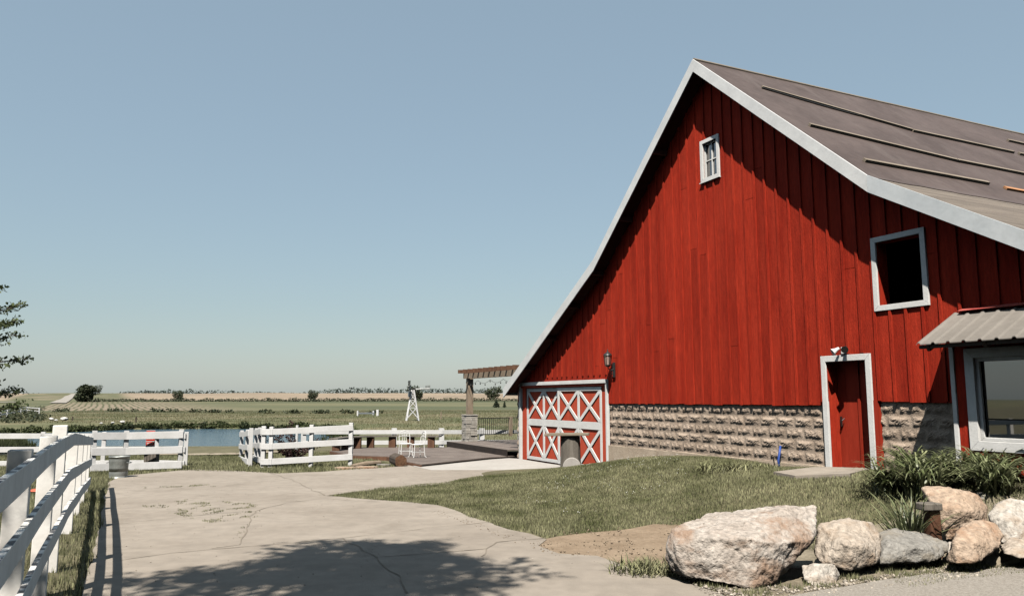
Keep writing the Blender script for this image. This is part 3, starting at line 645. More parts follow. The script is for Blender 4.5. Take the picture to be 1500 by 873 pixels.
# bay with awning
BP = -.42; BS0, BS1 = 5.62, 9.3
BW = (5.97, 8.3, 1.07, 2.22)
by = MB(); je = [BS0 + .06 + .31 * i for i in range(13)]
for a, b in zip([BS0 + .05] + je[1:], je[1:] + [BS1]):
    for lo, hi in ((.62, 2.42),):
        segs = [(lo, BW[2] - .14), (BW[3] + .13, hi)] if (a > BW[0] - .3 and b < BW[1] + .3) else [(lo, hi)]
        cutx = BW[0] - .09
        if a < cutx < b: by.box(a + .002, cutx, BP, BP + .03, lo, hi); by.box(cutx, b - .002, BP, BP + .03, lo, BW[2] - .14).box(cutx, b - .002, BP, BP + .03, BW[3] + .13, hi); continue
        for z0, z1 in segs: by.box(a + .002, b - .002, BP, BP + .03, z0, z1)
for x in je[1:]:
    by.box(x - .024, x + .024, BP - .022, BP + .001, .62, BW[2] - .13)
by.box(BS0 + .01, BS0 + .05, BP + .03, -.03, .62, 2.45)
by.build('bay_wall', M['red'], barn)
MB().box(BS0 - .02, BS0 + .045, BP - .02, BP + .055, .60, 2.42).build('bay_corner_trim', M['white'], barn, bevel=.003)
bw = MB().box(BW[0], BW[1], BP + .075, BP + .08, BW[2], BW[3]).build('bay_window', M['glass'], barn)
frame(BW, .135, BP - .035, BP + .012, M['white'], 'window_frame', bw)
frame((BW[0] + .05, BW[1] - .05, BW[2] + .05, BW[3] - .05), .05, BP + .015, BP + .06, M['white'], 'window_sash', bw)
reveal(BW, BP + .013, BP + .1, M['white'], 'window_reveal', bw)
MB().box(BW[0] + .05, BW[1] - .05, BP + .062, BP + .074, 1.36, 1.38).build('window_bar', M['dark'], bw)
MB().box(BS0 + .1, BS1, BP + .1, -.05, .6, .7).build('bay_base', M['dark'], barn)
aw = MB(); ya, za, yb, zb = -.02, 2.91, -.88, 2.43; n_ = 22; prof = []
aL, aR = 5.42, 9.4
pts = []
x = aL
rib = []
while x < aR:
    rib += [(x, 0), (x + .02, .024), (x + .05, .024), (x + .07, 0)]; x += .23
for sx, lift in rib:
    sk = .14 * (1 if sx < aL + .01 else 0)
    pts += [(sx + sk, ya, za + lift), (sx, yb, zb + lift)]
aw.add(pts + [(p[0], p[1], p[2] - .012) for p in pts], [(2 * i, 2 * i + 1, 2 * i + 3, 2 * i + 2) for i in range(len(rib) - 1)] + [(2 * i + 1, 2 * i + 1 + len(pts), 2 * i + 3 + len(pts), 2 * i + 3) for i in range(len(rib) - 1)])
awn = aw.build('awning', M['rib_metal'], barn)
MB().bar((aL + .12, ya - .03, za + .045), (aR, ya - .03, za + .045), .1, .012, (0, -.4, 1)).build('awning_flashing', M['rib_red'], awn)
ar = MB()
for x in (aL + .16, aL + 1.0, aL + 1.9, aL + 2.8): ar.bar((x, ya - .01, za - .07), (x, yb + .03, zb - .065), .05, .09)
ar.bar((aL + .02, yb + .05, zb - .04), (aR, yb + .05, zb - .04), .04, .05); ar.build('awning_rafter', M['wood_dark'], awn)

# fixtures on the barn wall
def local_thing(nm, s, o_, z, label, cat): return thing(nm, loc(s, o_, z), BROT, label, cat)
lt = local_thing('wall_lantern', -4.0, .0, 2.36, 'black wall lantern on the red boards above the garage doors', 'lantern')
MB().box(-.055, .055, -.05, -.024, -.16, .22).build('back_plate', M['black'], lt, bevel=.008)
MB().tube([(0, -.05, .05), (0, -.12, .02), (0, -.2, .05), (0, -.22, .12)], .014, 8).tube([(0, -.05, -.1), (0, -.10, -.07), (0, -.13, 0), (0, -.11, .04)], .01, 6).build('arm', M['black'], lt)
MB().lathe([(.03, .1), (.06, .12), (.075, .145), (.075, .155)], 16, (0, -.22, 0)).build('glass_cup', M['black'], lt)
MB().lathe([(.115, .40), (.10, .43), (.05, .47), (.03, .49), (.018, .50), (.014, .53), (.006, .56)], 16, (0, -.22, 0)).build('cap', M['black'], lt)
MB().lathe([(.062, .157), (.092, .398)], 16, (0, -.22, 0)).build('glass', M['lamp_glass'], lt)
cg = MB()
for k in range(6):
    a = k * math.pi / 3; cg.bar((.072 * math.cos(a), -.22 + .072 * math.sin(a), .15), (.102 * math.cos(a), -.22 + .102 * math.sin(a), .41), .012, .012)
cg.build('cage_bar', M['black'], lt)
fl_ = local_thing('flood_light', 3.36, 0, 2.48, 'small twin-head flood light fixed above the red door', 'flood light')
MB().box(-.05, .05, -.05, -.004, -.06, .06).build('junction_box', M['white'], fl_, bevel=.006)
MB().lathe([(.025, 0), (.035, .06), (.06, .12), (.062, .13)], 14).build('lamp_head', M['white'], fl_).matrix_local = __import__('mathutils').Matrix.Translation((-.06, -.08, .04)) @ __import__('mathutils').Matrix.Rotation(R(125), 4, 'X') @ __import__('mathutils').Matrix.Rotation(R(-25), 4, 'Y')
MB().lathe([(.025, 0), (.035, .06), (.06, .12), (.062, .13)], 14).build('lamp_head', M['black'], fl_).matrix_local = __import__('mathutils').Matrix.Translation((.07, -.06, .05)) @ __import__('mathutils').Matrix.Rotation(R(115), 4, 'X') @ __import__('mathutils').Matrix.Rotation(R(30), 4, 'Y')
hs2 = local_thing('garden_hose', 1.82, .1, h(*loc(1.82, .12).xy), 'short bright blue hose standing out of the ground by the block wall', 'hose')
MB().tube([(.0, -.04, -.02), (-.01, -.05, .14), (-.0, -.02, .3), (-.05, .06, .40)], .022, 8).build('hose_end', M['blue'], hs2, smooth=True)
MB().tube([(-.16, .0, -.02), (-.17, -.02, .2)], .012, 6).build('standpipe', M['black'], hs2)

# ------------------------------------------------------------------ boulders
def noisef(p, sc): return mnoise.fractal(p * sc, .9, 2.1, 5)
def boulder(pts, m, label, vox=.022, amp=.035, sc=2.6, chip=.02, name='boulder'):
    P = [at(*q) for q in pts]
    c = sum(P, Vector()) / len(P); c.z = h(c.x, c.y)
    bm = bmesh.new()
    for p in P: bm.verts.new(p - c)
    r = bmesh.ops.convex_hull(bm, input=bm.verts); bmesh.ops.delete(bm, geom=[g for g in r['geom_interior'] if isinstance(g, bmesh.types.BMVert)], context='VERTS')
    me = bpy.data.meshes.new(name); bm.to_mesh(me); bm.free()
    o = bpy.data.objects.new(name, me); COL.objects.link(o)
    md = o.modifiers.new('r', 'REMESH'); md.mode = 'VOXEL'; md.voxel_size = vox
    sm = o.modifiers.new('s', 'SMOOTH'); sm.iterations = 3; sm.factor = .5
    dg = bpy.context.evaluated_depsgraph_get(); m2 = bpy.data.meshes.new_from_object(o.evaluated_get(dg)); o.modifiers.clear(); o.data = m2; bpy.data.meshes.remove(me)
    seed = Vector((c.x * 3, c.y * 2, 1)); N = [v.normal.copy() for v in m2.vertices]
    for v, n in zip(m2.vertices, N):
        p = v.co + seed; d = amp * noisef(p, sc) + 1.0 * chip * (abs(mnoise.noise(p * 3.1)) - .25) + .55 * chip * (abs(mnoise.noise(p * 9.3 + Vector((3, 1, 2)))) - .25) + .012 * mnoise.fractal(p * 15, .8, 2.1, 3) + .35 * chip * mnoise.noise(Vector((p.x * 4, p.y * 4, p.z * 14)))
        v.co = v.co + n * d
    m2.update(); m2.name = name; m2.materials.append(m); m2.polygons.foreach_set('use_smooth', [True] * len(m2.polygons))
    o.name = name; o.location = c
    return tag(o, label, 'boulder', 'boulders edging the yard')
bm_pink = boulder_mat('pinkish_granite', (.44, .37, .31), (.66, .60, .53), (.38, .25, .17), (.16, .12, .09))
bm_tan = boulder_mat('sandy_granite', (.47, .39, .31), (.62, .54, .45), (.44, .32, .22), (.22, .17, .12))
bm_grey = boulder_mat('grey_rock', (.27, .255, .225), (.40, .38, .345), (.32, .28, .22), (.12, .11, .09))
bm_orange = boulder_mat('orange_rock', (.46, .335, .235), (.60, .47, .36), (.42, .25, .15), (.17, .11, .075))
bm_cream = boulder_mat('cream_rock', (.52, .47, .40), (.68, .63, .56), (.46, .36, .27), (.24, .2, .15))
boulder([(988, 834, 7.75), (1008, 846, 7.55), (1060, 856, 7.42), (1105, 863, 7.40), (1128, 857, 7.5), (1150, 826, 7.55), (990, 800, 7.62), (1030, 788, 7.5), (1100, 788, 7.42), (1145, 795, 7.48), (1192, 790, 7.8), (985, 775, 7.85), (1010, 762, 8.05), (1095, 765, 7.75), (1040, 752, 8.35), (1085, 746, 8.4), (1165, 741, 8.2), (1197, 738, 8.35), (1198, 760, 8.1), (1185, 800, 8.5), (1000, 812, 8.4), (1110, 820, 8.45), (977, 798, 7.85), (976, 786, 7.95), (980, 818, 7.8)],
        bm_pink, 'largest boulder, long pinkish granite with a sharp right peak', amp=.028, vox=.017, chip=.028)
boulder([(1195, 795, 8.15), (1200, 768, 8.3), (1235, 758, 8.35), (1272, 763, 8.4), (1291, 785, 8.3), (1293, 805, 8.15), (1284, 826, 8.0), (1247, 839, 7.85), (1205, 828, 7.95), (1193, 815, 8.1), (1240, 795, 7.82), (1270, 800, 7.9), (1200, 775, 8.8), (1235, 764, 8.9), (1280, 772, 8.9), (1285, 800, 8.9), (1210, 812, 8.8)],
        bm_tan, 'rounded sandy boulder right of the largest boulder', amp=.022)
boulder([(1174, 828, 7.75), (1200, 824, 7.65), (1222, 826, 7.75), (1230, 845, 7.75), (1224, 857, 7.6), (1195, 861, 7.5), (1178, 850, 7.6), (1180, 828, 7.95), (1225, 830, 7.95), (1222, 846, 7.98), (1180, 846, 7.95)],
        bm_cream, 'small blocky cream stone in front of the two pale boulders', vox=.012, amp=.01, chip=.008)
boulder([(1286, 778, 8.5), (1310, 773, 8.6), (1350, 779, 8.55), (1388, 797, 8.4), (1389, 808, 8.35), (1370, 824, 8.2), (1320, 824, 8.15), (1290, 828, 8.1), (1284, 800, 8.3), (1300, 790, 8.2), (1345, 800, 8.15), (1300, 776, 9.0), (1375, 790, 9.0), (1375, 800, 9.0), (1295, 800, 9.0)],
        bm_grey, 'low flat grey boulder left of the brown post', amp=.02)
boulder([(1387, 822, 8.15), (1396, 790, 8.1), (1408, 768, 8.3), (1432, 760, 8.5), (1455, 765, 8.5), (1472, 785, 8.4), (1466, 800, 8.2), (1432, 826, 7.95), (1400, 828, 8.0), (1430, 795, 8.0), (1410, 770, 8.8), (1465, 785, 8.8), (1450, 805, 8.8), (1395, 806, 8.7)],
        bm_orange, 'tilted tan boulder with a pale right edge, in front of the orange one', amp=.02)
boulder([(1349, 713, 9.4), (1375, 711, 9.4), (1400, 715, 9.3), (1430, 722, 9.3), (1446, 745, 9.2), (1447, 765, 9.15), (1430, 790, 9.05), (1385, 792, 9.0), (1376, 765, 9.05), (1368, 742, 9.1), (1400, 745, 8.95), (1420, 750, 8.95), (1360, 715, 9.8), (1440, 735, 9.8), (1440, 775, 9.8), (1380, 775, 9.8)],
        bm_orange, 'upright orange boulder right of the brown post, its flat face lit', amp=.018)
boulder([(1446, 752, 9.0), (1460, 738, 9.05), (1482, 728, 9.1), (1505, 734, 9.1), (1540, 760, 9.0), (1545, 800, 8.8), (1500, 804, 8.6), (1462, 795, 8.75), (1480, 765, 8.75), (1465, 738, 9.6), (1530, 750, 9.7), (1540, 795, 9.6), (1460, 790, 9.5)],
        bm_cream, 'pale cream boulder at the right edge of the row', amp=.02)
boulder([(1428, 722, 10.1), (1450, 717, 10.1), (1490, 718, 10), (1540, 722, 10), (1545, 750, 9.8), (1450, 748, 9.8), (1432, 735, 9.9), (1450, 720, 10.6), (1535, 724, 10.6), (1535, 745, 10.5), (1440, 742, 10.5)],
        bm_grey, 'grey boulder behind the cream one, in front of the strap-leaved plants', amp=.018)
boulder([(1464, 800, 8.5), (1480, 786, 8.55), (1510, 794, 8.45), (1550, 800, 8.4), (1550, 820, 8.2), (1495, 817, 8.15), (1470, 812, 8.25), (1480, 790, 8.9), (1545, 800, 8.9), (1545, 812, 8.9), (1470, 806, 8.8)],
        bm_tan, 'low tan stone at the right edge below the cream boulder', amp=.016)
boulder([(1383, 800, 8.55), (1390, 792, 8.6), (1402, 794, 8.55), (1404, 806, 8.5), (1396, 812, 8.45), (1385, 810, 8.5), (1390, 796, 8.75), (1402, 804, 8.75)],
        bm_cream, 'small white stone wedged between the grey and the tilted tan boulder', vox=.012, amp=.006, chip=.005)
# brown bollard with a weathered cap
pb = T(1362, 786); pb = at(1365, 786, 8.75)
bl = thing('bollard', (pb.x, pb.y, h(pb.x, pb.y)), R(12), 'short rusty brown post with a grey overhanging cap, between boulders', 'post')
zt = at(1362, 742, 8.75).z - h(pb.x, pb.y)
MB().box(-.05, .085, -.06, .06, -.1, zt - .03).build('post', M['rust'], bl, bevel=.015)
MB().prism([(-.14, -.07), (-.05, -.10), (.09, -.09), (.10, .07), (-.02, .10), (-.13, .08)], 'z', zt - .03, zt + .045).build('cap', M['wood_grey'], bl, bevel=.012)

# ------------------------------------------------------------------ strap-leaved plants and tufts
def strap_mesh(n, L, wd, spread, seg=6, droop=1.0):
    vs_, fs = [], []
    for i in range(n):
        a = rng.uniform(0, 2 * math.pi); r0 = rng.uniform(0, spread); b = rng.uniform(0, 2 * math.pi); bx, by_ = r0 * math.cos(b), r0 * math.sin(b)
        l = L * rng.uniform(.6, 1.15); e = rng.uniform(55, 85); w_ = wd * rng.uniform(.7, 1.2); p = Vector((bx, by_, 0)); k0 = len(vs_)
        for j in range(seg + 1):
            t = j / seg; el = R(e - droop * 115 * t ** 1.4 * rng.uniform(.9, 1.1)); d = Vector((math.cos(a) * math.cos(el), math.sin(a) * math.cos(el), math.sin(el)))
            s = Vector((-math.sin(a), math.cos(a), 0)) * w_ / 2 * (1 - t ** 3) * (.6 + .8 * t if t < .4 else 1)
            vs_ += [p - s, p + s]; p = p + d * l / seg
        fs += [(k0 + 2 * j, k0 + 2 * j + 1, k0 + 2 * j + 3, k0 + 2 * j + 2) for j in range(seg)]
    return MB().add(vs_, fs)
lil = [(1300, 722, 'strap-leaved green clump right of the red door, leftmost of the row'), (1338, 708, 'tall strap-leaved clump before the block wall, second from the red door'), (1350, 726, 'low strap-leaved clump just behind the orange boulder'),
       (1395, 712, 'strap-leaved clump below the white corner trim of the bay'), (1438, 708, 'strap-leaved clump under the left end of the bay window'), (1478, 708, 'strap-leaved clump under the bay window near the right edge'), (1520, 704, 'strap-leaved clump cut by the right edge of the view'), (1460, 722, 'strap-leaved clump just behind the grey boulder')]
protos = [strap_mesh(150, .86, .036, .22) for _ in range(3)]
for i, (px, py, lb) in enumerate(lil):
    p = T(px, py); 
    if i < 3: o = protos[i].build('daylily', M['lily']); 
    else: o = copy_tree(lilies[i % 3]); 
    lilies = [o] if i == 0 else lilies + [o]
    o.location = (p.x, p.y, p.z - .02); o.rotation_euler.z = rng.uniform(0, 6.28); o.scale = (rng.uniform(.85, 1.1),) * 3; tag(o, lb, 'plant', 'strap-leaved plants along the barn')
p = at(1330, 782, 8.95); o = strap_mesh(150, .82, .024, .16, droop=.5).build('grass_tuft', M['lily']); o.location = (p.x, p.y, h(p.x, p.y)); tag(o, 'upright tuft of long grass left of the brown post', 'grass tuft', 'grass tufts among the boulders')
p = at(945, 828, 8.1); o = strap_mesh(420, .2, .012, .34, droop=.6).build('grass_tuft', M['blade']); o.location = (p.x, p.y, h(p.x, p.y)); o.scale = (1.1, .8, 1); tag(o, 'dense green tuft at the left foot of the largest boulder', 'grass tuft', 'grass tufts among the boulders')
p = T(1075, 690); o = strap_mesh(300, .22, .012, .5, droop=.7).build('grass_tuft', M['blade']); o.location = (p.x, p.y, p.z); o.scale = (1.5, 1, 1); tag(o, 'longer uncut grass growing up against the block wall', 'grass tuft', 'grass tufts among the boulders')

# ------------------------------------------------------------------ plank table on a stump, stones
p = Vector((*G(836, 692), 0)); p = Vector((p.x * .93, p.y * .93, 0)); zg = max(h(p.x, p.y), -.235)
tb = thing('rustic_table', (p.x, p.y, zg), R(-8), 'rough plank table on a grey stump in front of the garage doors', 'table')
sc_ = p.y / FPX; hh_ = 45 * sc_
st = MB(); n_ = 18; prof = []
for j in range(6):
    t = j / 5; r_ = (17 - 4 * t if False else 14.5 - 1.0 * t) * sc_ * 1.0
    prof.append([(r_ * (1 + .05 * math.sin(k * 2.1) + .03 * (k % 2)) * math.cos(2 * math.pi * k / n_), r_ * .8 * (1 + .05 * math.sin(k * 2.1) + .03 * (k % 2)) * math.sin(2 * math.pi * k / n_), hh_ * t) for k in range(n_)])
st.add([v for r_ in prof for v in r_], [(j * n_ + k, j * n_ + (k + 1) % n_, (j + 1) * n_ + (k + 1) % n_, (j + 1) * n_ + k) for j in range(5) for k in range(n_)]); st.build('stump', M['wood_grey'], tb)
tp = MB()
for k, (ya_, yb_) in enumerate(((-.26, -.09), (-.08, .09), (.10, .26))):
    x0_, x1_ = -.56 - .06 * (k == 0), .46 - .08 * (k == 1)
    tp.add([(x0_, ya_, hh_ + .0), (x1_, ya_ + .02, hh_ + .02), (x1_, yb_, hh_ + .02), (x0_, yb_, hh_), (x0_ + .02, ya_ + .01, hh_ + .06), (x1_ - .03, ya_ + .03, hh_ + .075), (x1_, yb_, hh_ + .075), (x0_, yb_, hh_ + .06)], [(3, 2, 1, 0), (4, 5, 6, 7), (0, 1, 5, 4), (1, 2, 6, 5), (2, 3, 7, 6), (3, 0, 4, 7)])
tp.build('table_plank', mat('old_brown_plank', (.20, .165, .12), (.32, .27, .20), 4, .9, (.5, 4, 4), .25, 40), tb, bevel=.012)
ss = MB(); r_ = 13 * sc_
ss.prism([(r_ * math.cos(a), (15 * sc_) * math.sin(a) ** .9 if math.sin(a) > 0 else 0) for a in [math.pi * k / 16 for k in range(17)]], 'y', -.05, .05)
o = ss.build('round_stone', M['slab'], bevel=.012); o.location = (p.x, p.y - .42, h(p.x, p.y - .42) - .02); o.rotation_euler.z = R(-8); tag(o, 'pale half-round stone leaning at the foot of the stump table', 'stone')

# ------------------------------------------------------------------ fences
def curve(tab, y):
    n = len(tab)
    if y <= tab[0][0]: i = 0
    elif y >= tab[-1][0]: i = n - 2
    else: i = max(k for k in range(n - 1) if tab[k][0] <= y)
    (a, va), (b, vb) = tab[i], tab[i + 1]; t = (y - a) / (b - a); m0 = (vb - tab[max(i - 1, 0)][1]) / (b - tab[max(i - 1, 0)][0]); m1 = (tab[min(i + 2, n - 1)][1] - va) / (tab[min(i + 2, n - 1)][0] - a)
    if t < 0 or t > 1: return va + (vb - va) * t
    d = b - a; return (2 * t**3 - 3 * t**2 + 1) * va + (t**3 - 2 * t**2 + t) * d * m0 + (-2 * t**3 + 3 * t**2) * vb + (t**3 - t**2) * d * m1
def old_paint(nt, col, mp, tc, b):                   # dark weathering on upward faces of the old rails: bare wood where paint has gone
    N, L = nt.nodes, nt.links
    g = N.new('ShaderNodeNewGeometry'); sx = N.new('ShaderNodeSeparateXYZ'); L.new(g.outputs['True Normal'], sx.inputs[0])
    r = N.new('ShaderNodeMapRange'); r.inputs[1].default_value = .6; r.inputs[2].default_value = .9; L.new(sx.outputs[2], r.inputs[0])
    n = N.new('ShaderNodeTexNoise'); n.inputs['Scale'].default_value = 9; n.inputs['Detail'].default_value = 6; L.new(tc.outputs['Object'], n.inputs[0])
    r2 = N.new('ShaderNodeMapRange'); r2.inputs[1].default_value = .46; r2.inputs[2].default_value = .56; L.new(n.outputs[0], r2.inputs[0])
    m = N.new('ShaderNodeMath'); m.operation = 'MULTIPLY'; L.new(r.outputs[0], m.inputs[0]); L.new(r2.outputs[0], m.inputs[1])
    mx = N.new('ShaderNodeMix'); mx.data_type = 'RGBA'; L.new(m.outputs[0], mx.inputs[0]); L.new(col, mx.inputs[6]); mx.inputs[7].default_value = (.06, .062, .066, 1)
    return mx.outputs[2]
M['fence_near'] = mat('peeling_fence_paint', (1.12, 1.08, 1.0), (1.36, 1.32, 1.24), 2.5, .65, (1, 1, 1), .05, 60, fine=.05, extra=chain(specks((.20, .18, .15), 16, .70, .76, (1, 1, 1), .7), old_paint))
nf = thing('board_fence', (0, 0, 0), 0, 'near three-rail white board fence along the left side of the drive', 'fence', 'white board fences')
ST = {'top': [(0, 3.35, 708), (84, 6.24, 650), (114, 9.1, 634), (128, 12, 638), (143, 15.8, 641)], 'mid': [(0, 3.35, 838), (84, 6.24, 722), (112, 8.8, 686), (128, 12, 677), (143, 15.8, 671)], 'low': [(50, 4.63, 872), (84, 6.24, 797), (112, 8.8, 740), (128, 12, 713), (143, 15.8, 699)]}
TOP, MID, LOW = [[(Y_, at(px_, py_, Y_).z) for px_, Y_, py_ in ST[k]] for k in ('top', 'mid', 'low')]
for tb_ in (TOP, MID, LOW): (ya_, za_), (yb_, zb_) = tb_[:2]; tb_[0] = (2.2, za_ + (zb_ - za_) * (2.2 - ya_) / (yb_ - ya_)); tb_[1] = (7.2, za_ + (zb_ - za_) * (7.2 - ya_) / (yb_ - ya_))
curve = lambda tab, y: lerp_tab(tab, y)          # straight boards that kink where they meet on a post
FX = lambda y: -2.204 - (y - 3.35) * ((8.41 - 2.204) / 12.45)
fdir = Vector((FX(10) - FX(9), 1, 0)).normalized(); fn_ = Vector((fdir.y, -fdir.x, 0))
for tab in (TOP, MID, LOW):
    mb = MB(); pts = []; ys = np.linspace(2.2, 15.9, 70)
    for y in ys:
        b = Vector((FX(y), y, curve(tab, y))); wv = .004 * math.sin(y * 1.9)
        for off, dz in ((0, -.142), (.038, -.142), (.038, 0), (0, 0)): q = b + fn_ * (off + wv); pts.append((q.x, q.y, q.z + dz))
    mb.add(pts, [(4 * i + k, 4 * i + (k + 1) % 4, 4 * i + 4 + (k + 1) % 4, 4 * i + 4 + k) for i in range(len(ys) - 1) for k in range(4)] + [(0, 1, 2, 3), tuple(4 * (len(ys) - 1) + k for k in (3, 2, 1, 0))])
    mb.build('rail', M['fence_near'], nf, bevel=.005)
for y, dz_ in ((4.95, .04), (6.95, .03), (8.15, .10), (10.6, .02), (12.5, .03), (14.1, .03), (15.7, .03)):
    zt_ = curve(TOP, y) + dz_
    mb = MB(); c_ = Vector((FX(y), y, 0)) - fn_ * .066; zb_ = h(c_.x, c_.y) - .25
    mb.bar(c_ + Vector((0, 0, zb_)), c_ + Vector((rng.uniform(-.01, .01), 0, zt_)), .115, .13, fn_); mb.build('post', M['fence_near'], nf, bevel=.006)
def fence(pts, tops, rails, rh, label, pw=.11, behind=False, m='fence', extra=.04, grp='white board fences'):
    f = thing('board_fence', (pts[0][0], pts[0][1], h(*pts[0])), 0, label, 'fence', grp); base = Vector(f.location)
    P = [Vector((x, y, h(x, y))) for x, y in pts]
    for p, t in zip(P, tops): 
        mb = MB(); d = (P[1] - P[0]).to_2d().normalized(); mb.bar(p - base + Vector((0, 0, -.2)), p - base + Vector((0, 0, t + extra)), pw, pw, (d.x, d.y, 0)); mb.build('post', M[m], f, bevel=.005)
    for i, (a, b) in enumerate(zip(P, P[1:])):
        d = (b - a).to_2d().normalized(); nn = Vector((d.y, -d.x, 0)); nn = nn if nn.y < 0 else -nn
        for r_ in rails:
            mb = MB(); qa = a - base + Vector((0, 0, tops[i] - r_ - rh / 2)) + nn * (pw / 2 + .018); qb = b - base + Vector((0, 0, tops[i + 1] - r_ - rh / 2)) + nn * (pw / 2 + .018)
            mb.bar(qa - Vector((d.x, d.y, 0)) * .05, qb + Vector((d.x, d.y, 0)) * .05, .034, rh); mb.build('rail', M[m], f, bevel=.004)
    return f
def gp(*l): return [G(*q) for q in l]
def top_at(p, py): return at(750, py, p[1]).z - h(*p)
# front fence with the notice, left of the gateway
a = gp((135, 692), (182, 690), (263, 688)); fence(a, [top_at(a[0], 633), top_at(a[1], 633), top_at(a[2], 631)], (0, .40, .80), .19, 'white board fence behind the metal can, left of the gateway to the pond')
# back fence, further left and its stub
a = gp((-120, 686), (-30, 684), (60, 683), (150, 682), (228, 681), (271, 683)); fence(a, [top_at(q, 634.5) for q in a], (0, .38, .77), .15, 'long white board fence nearest the pond, running out of the left edge')
a = gp((366, 683), (361, 677), (353, 668)); fence(a, [top_at(a[0], 629), top_at(a[1], 631), top_at(a[2], 632)], (0.02, .42, .82), .16, 'short white fence stub running back from the gateway post')
a = gp((385, 685), (396, 685), (455, 684), (513, 683)); fence(a, [top_at(a[0], 627), top_at(a[1], 627), top_at(a[2], 624), top_at(a[3], 621)], (0.02, .42, .84), .165, 'white board fence in front of the purple shrub, right of the gateway')
a = gp((384, 684), (379, 679), (374, 673)); fence(a, [top_at(a[0], 626), top_at(a[1], 628), top_at(a[2], 629)], (0.02, .42, .82), .16, 'short white fence return running back just left of the purple shrub')
dk = [at(px_, 600, Y_) for px_, Y_ in [(446, 32.2), (515, 32.8), (578, 33.2), (647, 33.6), (706, 34.6), (762, 35.6)]]
a = [(q.x, q.y) for q in dk]; fence(a, [top_at(q, 628.5) for q in a], (0.03, .46), .17, 'two-rail white fence along the back of the wooden deck', pw=.2)
a = [tuple(T(*q).xy) for q in [(-30, 620), (-14, 616.5), (0, 613.5), (10, 611), (20, 608.5), (30, 606.5), (39, 604.5), (57, 606.5)]]
fence(a, [1.0] * len(a), (0.0, .45), .14, 'distant white rail fence on the slope at the far left', pw=.16)
a = [tuple(T(*q).xy) for q in [(524, 609), (547, 608)]]; fence(a, [top_at(q, 604) for q in a], (0.0,), .22, 'low white single-rail jump standing in the meadow', pw=.2, extra=.25, grp='white meadow rails')
q = T(553, 609); o = MB().box(-.16, .16, -.16, .16, -.2, top_at((q.x, q.y), 600)).build('marker_post', M['fence'], bevel=.02); o.location = (q.x, q.y, h(q.x, q.y)); tag(o, 'thick white post right of the meadow jump', 'post')
for px, py, ty, lb in ((106, 616, 610, 'thin dark post on the far pond bank'), (646, 614, 603, 'thin pale marker post in the meadow right of the windmill'), (199, 619, 610, 'thin brown stake on the far bank behind the notice')):
    q = T(px, py); zt_ = top_at((q.x, q.y), ty); o = MB().tube([(0, 0, -.2), (0, 0, zt_)], .07, 6).build('stake', M['wood_tan'] if px > 600 else M['bark']); o.location = (q.x, q.y, h(q.x, q.y)); tag(o, lb, 'post')

# notice on its pedestal
q = Vector((*G(221, 688), 0)); zg = h(q.x, q.y); s_ = q.y / FPX
ns = thing('notice_board', (q.x, q.y, zg), R(4), 'white notice with red lettering on a grey wooden pedestal behind the fence', 'sign')
MB().box(-17 * s_, 17 * s_, -.25, .25, -.05, .035).build('base_slab', M['slab'], ns)
zt_ = at(220, 656, q.y).z - zg
pd = MB()
for k in range(4): a_ = -8.5 * s_ + k * 4.3 * s_; pd.box(a_ + .006, a_ + 4.2 * s_, -.13, .13, .035, zt_)
pd.build('pedestal', M['wood_grey'], ns, bevel=.008)
zb_ = at(220, 652, q.y).z - zg; ztp = at(220, 630, q.y).z - zg; hw = 6.2 * s_
MB().box(-hw, hw, -.155, -.132, zt_ - .1, ztp).build('board', M['white'], ns, bevel=.004)
Hn = ztp - zb_
for z0, z1 in ((.02, .27), (.32, .62), (.90, 1.0)): MB().box(-hw * .96, hw * .96, -.162, -.157, zb_ + Hn * z0, zb_ + Hn * z1 - .004).build('red_panel', M['sign_red'], ns)
lt_ = MB()
for z, n_ in ((.47, 6), (.15, 5)):
    for k in range(n_): x_ = -hw * .7 + k * hw * 1.4 / n_; lt_.box(x_, x_ + hw * .13, -.166, -.163, zb_ + Hn * z - .018, zb_ + Hn * z + .018)
lt_.build('lettering', M['white'], ns)

# zinc can
q = Vector((*G(173, 700), 0)); zg = h(q.x, q.y); s_ = q.y / FPX; r_ = 13.5 * s_; hc = 31 * s_
cn = thing('metal_can', (q.x, q.y, zg), 0, 'open galvanised metal can beside the end of the left fence', 'can')
pr = [(r_ * .84, 0), (r_ * .86, .02)]
for i in range(10):
    t = i / 9; pr.append((r_ * (.86 + .12 * t) + (.008 if i in (1, 2, 7, 8) else 0), .02 + (hc - .05) * t))
pr += [(r_ * 1.06, hc - .02), (r_ * 1.06, hc), (r_ * .97, hc), (r_ * .93, hc - .15), (r_ * .9, .1)]
MB().lathe(pr, 28).build('body', M['zinc'], cn, smooth=True)
for sg in (-1, 1): MB().tube([(sg * r_ * .98, -.09, hc * .72), (sg * r_ * 1.2, -.06, hc * .70), (sg * r_ * 1.2, .06, hc * .70), (sg * r_ * .98, .09, hc * .72)], .011, 6).build('handle', M['zinc'], cn)
q = T(54, 723); o = MB().lathe([(.0, .0), (.12, .0), (.13, .02), (.11, .035), (.0, .04)], 16).build('plastic_disc', M['orange']); o.location = (q.x, q.y, q.z + .05); o.rotation_euler.x = .1; tag(o, 'small orange disc lying on the grass behind the left fence', 'disc')

